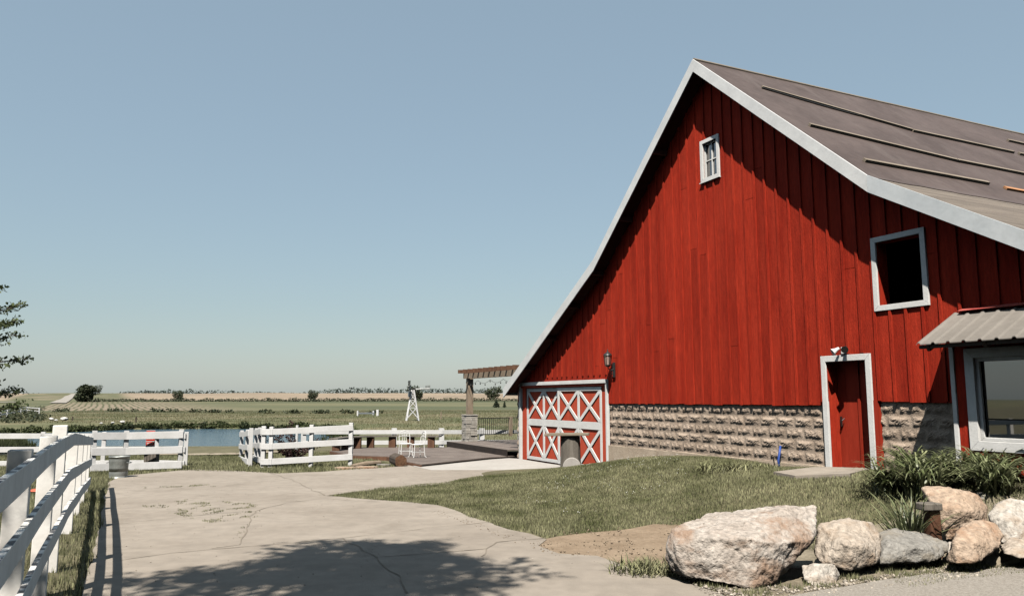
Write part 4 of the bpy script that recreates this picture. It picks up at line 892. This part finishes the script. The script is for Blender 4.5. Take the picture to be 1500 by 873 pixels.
# ------------------------------------------------------------------ deck, porch, pergola
DZ = -.17
deck = thing('wooden_deck', (0, 0, DZ), 0, 'low grey wooden deck left of the barn with a brown front board', 'deck')
dp = [atz(*q, DZ).xy for q in [(484, 660), (516, 666.5), (568, 668), (583, 673), (617, 680)]] + [loc(-9.7, 1.0).xy, loc(-10.2, -.6).xy, loc(-15.2, .4).xy] + [atz(*q, DZ).xy for q in [(660, 655), (560, 655), (497, 655)]]
dp = [(p.x, p.y) for p in dp]
def clip_row(P, y):
    xs = []
    for (ax, ay), (bx, by_) in zip(P, P[1:] + P[:1]):
        if (ay > y) != (by_ > y): xs.append(ax + (bx - ax) * (y - ay) / (by_ - ay))
    return sorted(xs)
dm = MB(); y = min(p[1] for p in dp) + .01; ymax = max(p[1] for p in dp)
while y < ymax:
    ca, cb = clip_row(dp, y + .004), clip_row(dp, min(y + .132, ymax - .001))
    for k in range(0, min(len(ca), len(cb)) - 1, 2):
        dm.add([(ca[k], y + .004, -.03), (ca[k + 1], y + .004, -.03), (cb[k + 1], y + .132, -.03), (cb[k], y + .132, -.03), (ca[k], y + .004, 0), (ca[k + 1], y + .004, 0), (cb[k + 1], y + .132, 0), (cb[k], y + .132, 0)], [(3, 2, 1, 0), (4, 5, 6, 7), (0, 1, 5, 4), (1, 2, 6, 5), (2, 3, 7, 6), (3, 0, 4, 7)])
    y += .14
dm.build('deck_board', M['wood_deck'], deck)
fb = MB()
for a, b in zip(dp[:4], dp[1:5]): fb.bar((a[0], a[1] - .03, -.13), (b[0], b[1] - .03, -.13), .04, .22)
fb.bar((dp[-1][0], dp[-1][1], -.13), (dp[0][0], dp[0][1], -.13), .04, .22); fb.build('fascia', M['wood_brown'], deck)
PZ = .03
porch = thing('porch_platform', loc(-12, 0, PZ), BROT, 'raised porch platform with dark front edge beside the barn', 'porch')
pm = MB()
for k in range(34):
    y_ = -.35 + k * .145; pm.box(-3.4, 2.1, y_ + .004, y_ + .14, -.03, 0)
pm.build('porch_board', M['wood_deck'], porch)
MB().box(-3.4, 2.1, -.37, -.345, -.24, -.004).box(-3.42, -3.4, -.37, 4.5, -.24, -.004).build('porch_fascia', M['wood_dark'], porch)
perg = thing('pergola', atz(687.5, 646, PZ), BROT, 'timber pergola on a stone pillar at the left corner of the barn', 'pergola')
pil = MB(); zz = 0
while zz < .96:
    hgt = rng.choice([.07, .09, .11, .13]); hgt = min(hgt, 1.0 - zz)
    for side in range(4):
        x_ = -.23
        while x_ < .22:
            w_ = min(rng.uniform(.1, .26), .23 - x_); dpt = rng.uniform(-.018, .018)
            if w_ > .02:
                bx = [(x_ + .004, -.235 - dpt), (x_ + w_ - .004, -.235 - dpt), (x_ + w_ - .004, -.15), (x_ + .004, -.15)]
                ca, sa = math.cos(side * math.pi / 2), math.sin(side * math.pi / 2)
                pil.prism([(ca * u_ - sa * v_, sa * u_ + ca * v_) for u_, v_ in bx], 'z', zz + .004, zz + hgt - .004)
            x_ += w_
    zz += hgt
pil.box(-.19, .19, -.19, .19, 0, .97).box(-.25, .25, -.25, .25, .985, 1.02)
pil.build('pillar', M['stone'], perg)
MB().box(-.11, .11, -.11, .11, 1.02, 2.42).build('post', M['wood_tan'], perg, bevel=.01)
MB().box(-.28, 5.1, -.16, -.115, 2.40, 2.60).box(-.28, 5.1, .115, .16, 2.40, 2.60).build('beam', M['wood_tan'], perg)
for k in range(11): MB().box(-.20 + k * .5, -.15 + k * .5, -.42, 4.2, 2.602, 2.74).build('rafter', M['wood_brown'], perg)
MB().box(-.11, .11, 3.4, 3.6, 0, 2.42).build('post', M['wood_tan'], perg)
MB().box(-.28, 5.1, 3.46, 3.54, 2.42, 2.60).build('beam', M['wood_tan'], perg)
sl = MB(); sl.tube([(.15 + 4.6 * t / 20, -.2, 2.30 - .12 * abs(math.sin(t * math.pi / 5))) for t in range(21)], .006, 5)
for t in range(0, 21, 2): sl.lathe([(.004, 0), (.02, -.03), (.022, -.06), (.004, -.08)], 8, (.15 + 4.6 * t / 20, -.2, 2.29 - .12 * abs(math.sin(t * math.pi / 5))))
o = sl.build('string_lights', M['black']); o.location = perg.location; o.rotation_euler = perg.rotation_euler; tag(o, 'string of dark bulbs hanging under the pergola beam', 'string lights')
ra, rb = atz(697, 640, PZ), atz(775, 637, PZ)
rl = thing('railing', ra, math.atan2(rb.y - ra.y, rb.x - ra.x), 'black metal baluster railing between the stone pillar and the barn', 'railing')
Lr = (rb - ra).to_2d().length; Hr = at(720, 612, ra.y).z - PZ
MB().box(0, Lr, -.02, .02, Hr - .035, Hr).box(0, Lr, -.015, .015, .08, .11).build('rail', M['black'], rl)
bl_ = MB(); k = .05
while k < Lr: bl_.box(k - .009, k + .009, -.009, .009, .11, Hr - .035); k += .115
bl_.build('baluster', M['black'], rl)
MB().box(Lr * .62, Lr * .62 + .13, -.06, .06, 0, Hr + .02).build('post', M['wood_tan'], rl)

# deck bench and chairs
def bench(px_legs, ztop, label):
    P = [atz(px, py, DZ) for px, py in px_legs]
    b = thing('plank_bench', P[0], 0, label, 'bench')
    for p in P[0:]:
        q = p - P[0]; MB().box(q.x - .14, q.x + .12, q.y - .11, q.y + .11, 0, ztop - .05).build('leg', M['wood_brown'], b, bevel=.008)
    mb = MB(); P2 = [P[0] + (P[0] - P[1]).normalized() * .3] + P[1:-1] + [P[-1] + (P[-1] - P[-2]).normalized() * .35]
    for i, (a_, c_) in enumerate(zip(P2, P2[1:])): mb.bar(a_ - P[0] + Vector((0, 0, ztop - .024 - .002 * (i % 2))), c_ - P[0] + Vector((0, 0, ztop - .024 - .002 * (i % 2))), .34, .045)
    mb.build('seat', M['wood_grey'], b); return b
bench([(524, 656.5), (543, 655.5), (575, 655), (602, 655), (632, 655.5)], .45, 'long plank bench on wooden blocks along the back of the deck')
bench([(493, 660), (506, 658)], .45, 'short plank bench on dark blocks at the left end of the deck')
def chair(px, py, rz, label, first=None):
    p = atz(px, py, DZ)
    if first:
        c = copy_tree(first); c.location = p; c.rotation_euler.z = rz; return tag(c, label)
    c = thing('iron_chair', p, rz, label, 'chair', 'white iron chairs on the deck'); c.scale = (.88,) * 3
    for sx in (-1, 1):
        for sy in (-1, 1): MB().tube([(sx * .19, sy * .18, .45), (sx * .2, sy * .19, .25), (sx * .21, sy * .21, .05), (sx * .24, sy * .25, .015)], .014, 6).build('leg', M['white'], c)
    s = MB(); s.tube([(.21 * math.cos(a), .2 * math.sin(a), .46) for a in [2 * math.pi * k / 20 for k in range(21)]], .014, 6, False)
    for k in range(-3, 4): s.bar((k * .055, -.19, .46), (k * .055, .19, .46), .025, .008)
    s.build('seat', M['white'], c)
    bk = MB(); bk.tube([(-.19, .19, .46), (-.2, .23, .7), (-.16, .26, .86), (0, .28, .92), (.16, .26, .86), (.2, .23, .7), (.19, .19, .46)], .014, 6)
    bk.tube([(-.19, .23, .72), (.19, .23, .72)], .01, 6)
    for k in (-1, 0, 1): bk.tube([(k * .1, .2, .47), (k * .06, .235, .66), (k * .11, .27, .86)], .008, 6)
    for k in (-1, 1): bk.tube([(k * .05 + .05 * math.cos(a), .25, .79 + .05 * math.sin(a)) for a in [2 * math.pi * i / 12 for i in range(13)]], .008, 5, False)
    bk.build('backrest', M['white'], c)
    sr = MB(); sr.bar((-.2, -.19, .2), (.2, -.19, .2), .014, .014).bar((-.2, .19, .2), (.2, .19, .2), .014, .014).bar((-.2, -.19, .2), (-.2, .19, .2), .014, .014).bar((.2, -.19, .2), (.2, .19, .2), .014, .014); sr.build('stretcher', M['white'], c)
    return c
c0 = chair(594, 668.5, R(20), 'white wrought-iron chair on the deck, the left of the pair'); chair(611, 670, R(-60), 'white wrought-iron chair on the deck, the right of the pair', c0)
# log, edging
q = Vector((*G(587, 684), 0)); zg = h(q.x, q.y); r_ = 8.5 * q.y / FPX
lg = thing('log', (q.x, q.y, zg + r_), R(20), 'short round log showing its brown cut end at the deck corner', 'log')
n_ = 20; rr = [r_ * (1 + .06 * math.sin(k * 1.7)) for k in range(n_)]
MB().add([(rr[k] * math.cos(2 * math.pi * k / n_), y_, rr[k] * math.sin(2 * math.pi * k / n_)) for y_ in (0, .9) for k in range(n_)], [(k, (k + 1) % n_, n_ + (k + 1) % n_, n_ + k) for k in range(n_)] + [tuple(range(n_, 2 * n_))]).build('bark', M['bark'], lg)
MB().add([(rr[k] * .99 * math.cos(2 * math.pi * k / n_), -.004, rr[k] * .99 * math.sin(2 * math.pi * k / n_)) for k in range(n_)] + [(0, -.012, 0)], [(k, (k + 1) % n_, n_) for k in range(n_)]).build('cut_end', M['log_end'], lg)
q0, q1 = G(516, 686), G(556, 682)
o = MB().tube([(0, 0, .06), ((q1[0] - q0[0]) * .5, (q1[1] - q0[1]) * .5 - .04, .08), (q1[0] - q0[0], q1[1] - q0[1], .07)], [.06, .085, .07], 10).build('driftwood', M['wood_tan']); o.location = (*q0, h(*q0)); tag(o, 'pale weathered branch lying along the deck edge', 'branch')
for px, py, w_, lb in ((504, 687.5, .26, 'flat reddish edging stone right of the white fence post'), (535, 686.5, .3, 'flat reddish edging stone below the weathered branch'), (563, 683, .22, 'grey edging stone beside the cut log')):
    q = G(px, py); st_ = MB(); n_ = 9; st_.prism([(w_ * (1 + .25 * math.sin(k * 2.3 + px)) * math.cos(2 * math.pi * k / n_), .6 * w_ * (1 + .2 * math.cos(k * 1.9)) * math.sin(2 * math.pi * k / n_)) for k in range(n_)], 'z', -.03, .07)
    o = st_.build('edging_stone', bm_orange if 'reddish' in lb else bm_grey, bevel=.015); o.location = (*q, h(*q)); tag(o, lb, 'stone', 'stones edging the drive')

# ------------------------------------------------------------------ windmill
q = T(604, 616); zg = h(q.x, q.y); s_ = q.y / FPX
wm = thing('windmill', (q.x, q.y, zg), R(12), 'white lattice garden windmill with a grey tail vane in the meadow', 'windmill')
H_ = at(604, 571, q.y).z - zg; Wb, Wt = 8.6 * s_, 1.6 * s_
def wp(sx, sy, t): w_ = Wb + (Wt - Wb) * t; return Vector((sx * w_, sy * w_, H_ * t))
for sx in (-1, 1):
    for sy in (-1, 1): MB().bar(wp(sx, sy, -.03), wp(sx, sy, 1), .11, .11).build('leg', M['fence'], wm)
br = MB(); lv = [.08, .42, .66, .84, .98]
for a, b in zip(lv, lv[1:]):
    for c1, c2 in (((-1, -1), (1, -1)), ((1, -1), (1, 1)), ((1, 1), (-1, 1)), ((-1, 1), (-1, -1))):
        br.bar(wp(*c1, a), wp(*c2, b), .06, .06).bar(wp(*c2, a), wp(*c1, b), .06, .06).bar(wp(*c1, b), wp(*c2, b), .06, .06)
br.build('cross_brace', M['fence'], wm)
MB().box(-.22, .30, -.1, .1, H_ + .02, H_ + .22).build('gearbox', M['black'], wm)
hub = thing('wheel', (-.42, 0, H_ + .12), 0, None, None); hub.parent = wm; hub.rotation_euler.z = R(-6)
rw = 12 * s_
wv = MB()
for k in range(16):
    a = 2 * math.pi * k / 16; c_, s2 = math.cos(a), math.sin(a); tq = Vector((0, -s2, c_)); rd = Vector((0, c_, s2)); tw = Vector((.14, 0, 0))
    p0, p1 = rd * .3 * rw, rd * rw; w0, w1 = .07 * rw, .17 * rw
    q4 = [p0 - tq * w0 + tw * .4, p0 + tq * w0 - tw * .4, p1 + tq * w1 - tw, p1 - tq * w1 + tw]
    wv.add(q4 + [v + Vector((.012, 0, 0)) for v in q4], [(0, 1, 2, 3), (7, 6, 5, 4), (0, 4, 5, 1), (1, 5, 6, 2), (2, 6, 7, 3), (3, 7, 4, 0)])
wv.build('wheel_blade', M['zinc'], hub)
MB().tube([(0, .65 * rw * math.cos(a), .65 * rw * math.sin(a)) for a in [2 * math.pi * k / 24 for k in range(25)]], .02, 5, False).tube([(0, .95 * rw * math.cos(a), .95 * rw * math.sin(a)) for a in [2 * math.pi * k / 24 for k in range(25)]], .02, 5, False).build('wheel_rim', M['black'], hub)
tl = 24.5 * s_
MB().bar((.25, 0, H_ + .13), (tl, 0, H_ + .2), .05, .07).bar((.25, 0, H_ + .05), (tl * .7, 0, H_ + .16), .04, .04).build('tail_boom', M['white'], wm)
MB().prism([(tl * .72, H_ + .0), (tl * 1.02, H_ - .08), (tl * 1.04, H_ + .55), (tl * .74, H_ + .5)], 'y', -.015, .015).build('tail_vane', M['zinc'], wm)

# ------------------------------------------------------------------ trees and shrubs
def leaf_cloud(blobs, n, size, flat=.0, hollow=.35):      # leaf-sized quads spread through clumps (cx,cy,cz,rx,ry,rz)
    V = []; wts = np.array([b[3] * b[4] * b[5] for b in blobs]) ** .67; wts /= wts.sum()
    for b, k in zip(blobs, nrg.multinomial(n, wts)):
        d = nrg.normal(size=(k, 3)); d /= np.linalg.norm(d, axis=1)[:, None]; r = nrg.uniform(hollow, 1.12, (k, 1)) ** .6
        c = np.array(b[:3]) + d * r * np.array(b[3:6])
        a = nrg.normal(size=(k, 3)); a /= np.linalg.norm(a, axis=1)[:, None]; t = nrg.normal(size=(k, 3)); t[:, 2] *= 1 - flat; t = np.cross(a, t); t /= np.linalg.norm(t, axis=1)[:, None]
        s = size * nrg.uniform(.6, 1.3, (k, 1)); V.append(np.stack([c - a * s * .5, c + t * s * .3, c + a * s * .5, c - t * s * .3], 1).reshape(-1, 3))
    V = np.concatenate(V); return V, np.arange(len(V)).reshape(-1, 4)
def bush(px, py, wpx, hpx, n, label, nm='bush', m='leaf_far', cat='bush', grp='bushes in the far fields', size=None, lobes=7):
    q = T(px, py); s_ = q.y / FPX; W_, H_ = wpx * s_ / 2, hpx * s_
    b = thing(nm, (q.x, q.y, h(q.x, q.y) - .1), 0, label, cat, grp)
    bl = [(0, 0, H_ * .5, W_ * .72, W_ * .7, H_ * .46)]
    for k in range(lobes):
        a = rng.uniform(0, 6.28); r = rng.uniform(.3, .72); zc = rng.uniform(.25, .8); bl.append((W_ * r * math.cos(a), W_ * r * math.sin(a), H_ * zc, W_ * rng.uniform(.25, .45), W_ * rng.uniform(.25, .45), H_ * rng.uniform(.16, .26)))
    V, F = leaf_cloud(bl, n, size or max(.3, W_ * .2)); npmesh('crown', V, F, M[m], b)
    tr = MB(); tr.tube([(0, 0, -.3), (.05 * W_, 0, H_ * .3), (0, 0, H_ * .7)], [W_ * .1, W_ * .07, W_ * .02], 7)
    for k in range(5): a = k * 1.3; tr.tube([(0, 0, H_ * .2), (W_ * .4 * math.cos(a), W_ * .4 * math.sin(a), H_ * .55)], [W_ * .05, W_ * .015], 5)
    tr.build('trunk', M['bark'], b); return b
bush(124, 588.5, 36, 25, 2200, 'largest dark bush at the edge of the far ploughed field beside the gravel road', lobes=10)
bush(143, 578, 14, 15, 600, 'round bush on the hill crest right of the largest bush')
bush(99.5, 575.5, 7, 8, 250, 'small dark tree on the crest beside the top of the gravel road')
bush(261, 587.5, 18, 16, 900, 'solitary round bush on the hedge line left of the gateway')
bush(458, 587, 19, 17, 900, 'solitary brownish bush on the hedge line above the centre fence')
bush(608, 586, 28, 22, 1100, 'broad bush on the hedge line right behind the windmill')
bush(723, 586, 25, 21, 1000, 'round bush on the hedge line behind the pergola')
def conifer(px, py, wpx, hpx, label):
    q = T(px, py); s_ = q.y / FPX; W_, H_ = wpx * s_ / 2, hpx * s_; b = thing('conifer', (q.x, q.y, h(q.x, q.y)), 0, label, 'conifer', 'small conifers in the meadow')
    V, F = leaf_cloud([(0, 0, H_ * (.15 + .8 * k / 7), W_ * (1 - .8 * k / 7), W_ * (1 - .8 * k / 7), H_ * .1) for k in range(8)], 350, W_ * .5); npmesh('crown', V, F, M['leaf_conifer'], b)
    MB().tube([(0, 0, -.1), (0, 0, H_ * .9)], [W_ * .12, W_ * .02], 6).build('trunk', M['bark'], b)
conifer(727, 597, 10, 12, 'small dark conifer in the meadow, the wider of two under the round bush'); conifer(739, 597, 6, 9, 'small narrow conifer in the meadow nearest the barn eave')
# tree line on the horizon and hedge rows: read as one mass
bl = []
x = -620
while x < 260:
    Y = 640 + 40 * mnoise.noise(Vector((x * .01, 0, 0))); big = .5 + .5 * mnoise.noise(Vector((x * .013, 3, 0))); pxx = 750 + x / Y * FPX
    H_ = (1.2 + 2.8 * big) * (1.0 if pxx > 180 else .45) * rng.uniform(.75, 1.3) + (1.6 if pxx > 480 else 0)
    z = h(x, Y); bl.append((x, Y, z + H_ * .45, H_ * rng.uniform(.8, 1.3), H_, H_ * .62)); x += H_ * rng.uniform(.7, 1.2)
V, F = leaf_cloud(bl, 9000, 1.5); o = npmesh('tree_line', V, F, M['leaf_tree_line']); tag(o, 'distant tree line along the horizon', 'tree line', kind='stuff')
bl = []
for k in range(340):
    px = 135 + (760 - 135) * k / 339; q = T(px, 588.2 - .8 * sst(400, 760, px)); H_ = 1.1 + .7 * mnoise.noise(Vector((px * .08, 0, 0))); bl.append((q.x, q.y, q.z + H_ * .4, 1.2, .8, H_ * .6))
for k in range(300):
    px = 60 + 500 * k / 299; q = T(px, 604.3 - 1.5 * math.sin(px * .01)); n_ = mnoise.noise(Vector((px * .05, 8, 0)))
    if n_ > .05: bl.append((q.x, q.y, q.z + .2, .8, .6, .4 + .25 * n_))
V, F = leaf_cloud(bl, 8000, .5); o = npmesh('hedge_row', V, F, M['leaf_far']); tag(o, 'low dark hedge rows dividing the far fields', 'hedge', kind='stuff')
# weedy rough ground on the left slope
bl = []
for k in range(70):
    px, py = rng.uniform(0, 62), 0; py = 596 + rng.uniform(0, 24); q = T(px, py); bl.append((q.x, q.y, q.z + .2, rng.uniform(.5, 1.4), .8, rng.uniform(.25, .6)))
V, F = leaf_cloud(bl, 2200, .3); o = npmesh('rough_scrub', V, F, M['leaf_far']); tag(o, 'rough scrubby growth on the slope at the far left', 'scrub', kind='stuff')
V, F = leaf_cloud(BANK_BLOBS, 15000, .26); o = npmesh('bank_scrub', V, F, M['reed']); tag(o, 'dark green rank growth along the far edge of the pond', 'scrub', kind='stuff')
# white rocks on the far bank
for i, (px, py, w_, lb) in enumerate(((75.5, 615.5, .55, 'pale rock on the far bank, leftmost'), (82, 616.5, .35, 'small low pale rock right of the leftmost pale rock'), (94, 616, .75, 'widest pale rock on the far bank'), (148, 621, .3, 'small pale rock at the pond edge left of the notice'), (165, 620.5, .35, 'pale rock at the pond edge near the notice'), (179, 620, .5, 'pale upright rock at the pond edge just left of the notice'))):
    q = T(px, py); bmx = bmesh.new(); bmesh.ops.create_icosphere(bmx, subdivisions=3, radius=1)
    for v in bmx.verts: v.co = Vector((v.co.x * w_ * .5, v.co.y * w_ * .4, v.co.z * w_ * .28)) * (1 + .3 * mnoise.noise(v.co * 1.3 + Vector((i * 5, 0, 0))))
    me = bpy.data.meshes.new('pale_rock'); bmx.to_mesh(me); bmx.free(); o = link('pale_rock', me, M['rock_white']); o.location = (q.x, q.y, h(q.x, q.y) + w_ * .5 + .35); o.location.z = h(q.x, q.y) + w_ * .3; tag(o, lb, 'rock', 'pale rocks on the far bank')
# purple shrub behind the centre fence and a staked sapling
q = Vector((*G(430, 681), 0)); s_ = q.y / FPX
def sprays(nm, p, label, cat, ht, n_st, spread, leaves, m, size, grp=None, tilt=(.15, .6)):
    b = thing(nm, p, 0, label, cat, grp); tr = MB(); bl = []
    for k in range(n_st):
        a = rng.uniform(0, 6.28); l = ht * rng.uniform(.55, 1.05); e = rng.uniform(*tilt); tipx = Vector((math.cos(a) * e * spread, math.sin(a) * e * spread, l)); md = Vector((tipx.x * .35, tipx.y * .35, l * .5))
        tr.tube([(0, 0, -.05), md, tipx], [.014, .01, .004], 5)
        for t in np.linspace(.2, 1, 9): c_ = md.lerp(tipx, (t - .5) * 2) if t > .5 else Vector((0, 0, 0)).lerp(md, t * 2); bl.append((c_.x, c_.y, c_.z, .11, .11, .08))
    tr.build('stem', M['bark'], b); V, F = leaf_cloud(bl, leaves, size, hollow=.1); npmesh('foliage', V, F, m, b); return b
sprays('purple_shrub', (q.x, q.y, h(q.x, q.y)), 'dark purple-leaved shrub behind the centre white fence', 'shrub', 48 * s_, 16, 1.1, 1100, M['leaf_purple'], .085, tilt=(.05, 1.0))
q = T(424, 640); q = Vector((*G(434, 668), 0)); zt_ = at(434, 600, q.y).z
o = sprays('sapling', (*G(424, 668), h(*G(424, 668))), 'thin brown sapling rising behind the centre fence, taller than the shrub', 'sapling', at(424, 603, G(424, 668)[1]).z - h(*G(424, 668)), 2, .12, 150, M['leaf_purple'], .08)
o = MB().tube([(0, 0, -.1), (0, 0, 1.05)], .05, 8).build('stake', M['fence']); o.location = (*G(434, 666), h(*G(434, 666))); tag(o, 'thin white stake behind the purple shrub', 'post')

# tree at the left edge, and the tree behind the viewpoint that shades the drive
def tree(nm, p, H_, R_, z0, label, n_br, leaves, size, seed, up=.35):
    rg_ = random.Random(seed); b = thing(nm, p, 0, label, 'tree'); tr = MB(); bl = []
    tr.tube([(0, 0, -.2), (.05, .03, H_ * .3), (-.04, .05, H_ * .65), (.03, 0, H_ * .97)], [R_ * .075, R_ * .055, R_ * .03, .012], 10)
    for k in range(n_br):
        t = (k + .5) / n_br; zb_ = z0 + (H_ - z0) * t ** .9 * .92; a = k * 2.4 + rg_.uniform(-.4, .4); l = R_ * (1.05 - .75 * t ** 1.3) * rg_.uniform(.65, 1.1)
        p0 = Vector((0, 0, zb_)); d = Vector((math.cos(a), math.sin(a), up * rg_.uniform(.4, 1.4))); p1 = p0 + d * l * .5; p2 = p0 + d * l + Vector((0, 0, -.04 * l))
        tr.tube([p0, p1, p2], [.035 * R_ * (1 - t * .6), .02 * R_ * (1 - t * .6), .006], 6)
        for u in np.linspace(.3, 1, 6):
            c_ = p0.lerp(p2, u); bl.append((c_.x, c_.y, c_.z, .10 * R_ + .06, .10 * R_ + .06, .05 * R_ + .05))
            for sgn in (-1, 1):
                if rg_.random() < .8:
                    sd_ = Vector((-math.sin(a), math.cos(a), .25)) * sgn * l * rg_.uniform(.15, .42) * (1.15 - u * .7) + d * .12 * l; e_ = c_ + sd_
                    tr.tube([c_, e_], [.008 * R_, .004], 5)
                    for w_ in (.5, 1): g_ = c_.lerp(e_, w_); bl.append((g_.x, g_.y, g_.z, .09 * R_ + .04, .09 * R_ + .04, .05 * R_ + .03))
    tr.build('trunk', M['bark'], b); V, F = leaf_cloud(bl, leaves, size, hollow=.1); npmesh('crown', V, F, M['leaf'], b); return b
q = at(-78, 690, 27); q = Vector((q.x, q.y, h(q.x, q.y)))
tree('broadleaf_tree', q, 6.9, 2.5, 1.0, 'tree with spiky leafy branches reaching in at the left edge', 26, 5500, .15, 3)
tree('broadleaf_tree', (-3.25, .75, h(-3.25, .75)), 13.4, 2.6, 6.8, 'broad leafy tree left of the viewpoint, shading the drive', 30, 10500, .17, 5)
# unseen trees added behind the viewpoint to block sky light and deepen shade
gv = tree('sky_blocker_tree', (-15, -11, h(-15, -11)), 16, 6.0, 2.5, 'unseen leafy tree added behind the viewpoint to block sky light', 44, 34000, .3, 9, .3); gv['group'] = 'added trees blocking sky light behind the viewpoint'
for x_, y_, a_, k_ in ((-8, -15, 1, 1.1), (0, -14, 2.1, 1.0), (8, -14, 3.3, 1.1), (16, -12, 4.2, 1.0), (-22, -6, 5.2, .95), (-4, -9, .6, .8), (-30, -4, 2.7, 1.0), (-38, 1, 1.7, .9), (24, -13, 5, 1.1), (-12, -3, .3, 1.0), (-18, 1, 2.2, .95), (-26, 4, 4.4, .9), (2, -9, 5.5, .9), (10, -8, 1.2, 1.0), (-6, -7, 3.9, .9)):
    c = copy_tree(gv); c.location = (x_, y_, h(x_, y_)); c.rotation_euler.z = a_; c.scale = (k_,) * 3

# loose crumbs of stone and soil along the edges of drive, dirt and bed
def pebbles(P, n, r0, r1, m, label, keep=None):
    P = [(p[0], p[1]) for p in P]; xs = [p[0] for p in P]; ys = [p[1] for p in P]
    x = nrg.uniform(min(xs), max(xs), n * 3); y = nrg.uniform(min(ys), max(ys), n * 3); k = inpoly(P, x, y); x, y = x[k][:n], y[k][:n]
    if keep: kk = np.array([keep(a, b) for a, b in zip(x, y)], bool); x, y = x[kk], y[kk]
    n = len(x); z = np.array([h(a, b) for a, b in zip(x, y)]) + .024; r = r0 + (r1 - r0) * nrg.random(n) ** 3
    D = np.array([(1, 0, 0), (0, 1, 0), (-1, 0, 0), (0, -1, 0), (0, 0, .7), (0, 0, -.7)]); a = nrg.uniform(0, 6.28, n); c, s_ = np.cos(a), np.sin(a)
    Q = D[None] * nrg.uniform(.6, 1.3, (n, 6, 1)) * r[:, None, None]; X = Q[..., 0] * c[:, None] - Q[..., 1] * s_[:, None] + x[:, None]; Y = Q[..., 0] * s_[:, None] + Q[..., 1] * c[:, None] + y[:, None]; Z = Q[..., 2] + z[:, None]
    V = np.stack([X, Y, Z], 2).reshape(-1, 3); F0 = np.array([(0, 1, 4), (1, 2, 4), (2, 3, 4), (3, 0, 4), (1, 0, 5), (2, 1, 5), (3, 2, 5), (0, 3, 5)]); F = (np.arange(n)[:, None, None] * 6 + F0[None]).reshape(-1, 3)
    return tag(npmesh('pebbles', V, F, m), label, 'pebbles', kind='stuff')
peb = mat('pebble_stone', (.30, .25, .19), (.56, .50, .42), 30, .95, island=.4)
clod = mat('soil_clod', (.26, .19, .125), (.42, .33, .235), 20, .98, island=.35)
pebbles([G(*p) for p in [(985, 840), (1050, 862), (1200, 860), (1400, 830), (1520, 812), (1520, 838), (1310, 862), (1150, 882), (1040, 878)]], 2600, .006, .028, peb, 'loose pebbles at the foot of the boulders and along the gravel edge')
pebbles([G(*p) for p in [(780, 806), (796, 786), (850, 776), (1000, 768), (1000, 842), (930, 842), (870, 824), (812, 816)]], 900, .004, .02, clod, 'soil crumbs scattered over the bare dirt patch', lambda a, b: mnoise.noise(Vector((a * 2, b * 2, 7))) > -.1)
pebbles([G(*p) for p in [(640, 748), (690, 764), (742, 784), (775, 791), (800, 799), (775, 804), (735, 790), (680, 768), (630, 752)]], 350, .003, .012, clod, 'soil crumbs along the lawn edge of the drive')
pebbles([G(*p) for p in [(120, 873), (140, 800), (152, 745), (162, 706), (172, 706), (164, 745), (156, 800), (140, 873)]], 400, .003, .012, clod, 'soil crumbs along the verge edge of the drive')
pebbles([G(*p) for p in [(180, 700), (480, 694), (700, 690), (900, 820), (700, 873), (160, 873)]], 900, .003, .010, peb, 'fine grit scattered on the drive')
fx = pebbles([G(*p) for p in [(760, 730), (900, 705), (1000, 705), (1010, 735), (860, 760), (780, 752)]], 420, .006, .012, mat('clover_flower', (1.0, 1.0, .92), (1.3, 1.3, 1.2), 20, .9), 'white clover heads dotted in the lawn', lambda a, b: mnoise.noise(Vector((a * 1.3, b * 1.3, 2))) > .05)
fx.name = 'clover'; fx['category'] = 'clover'; fx.location.z = .045
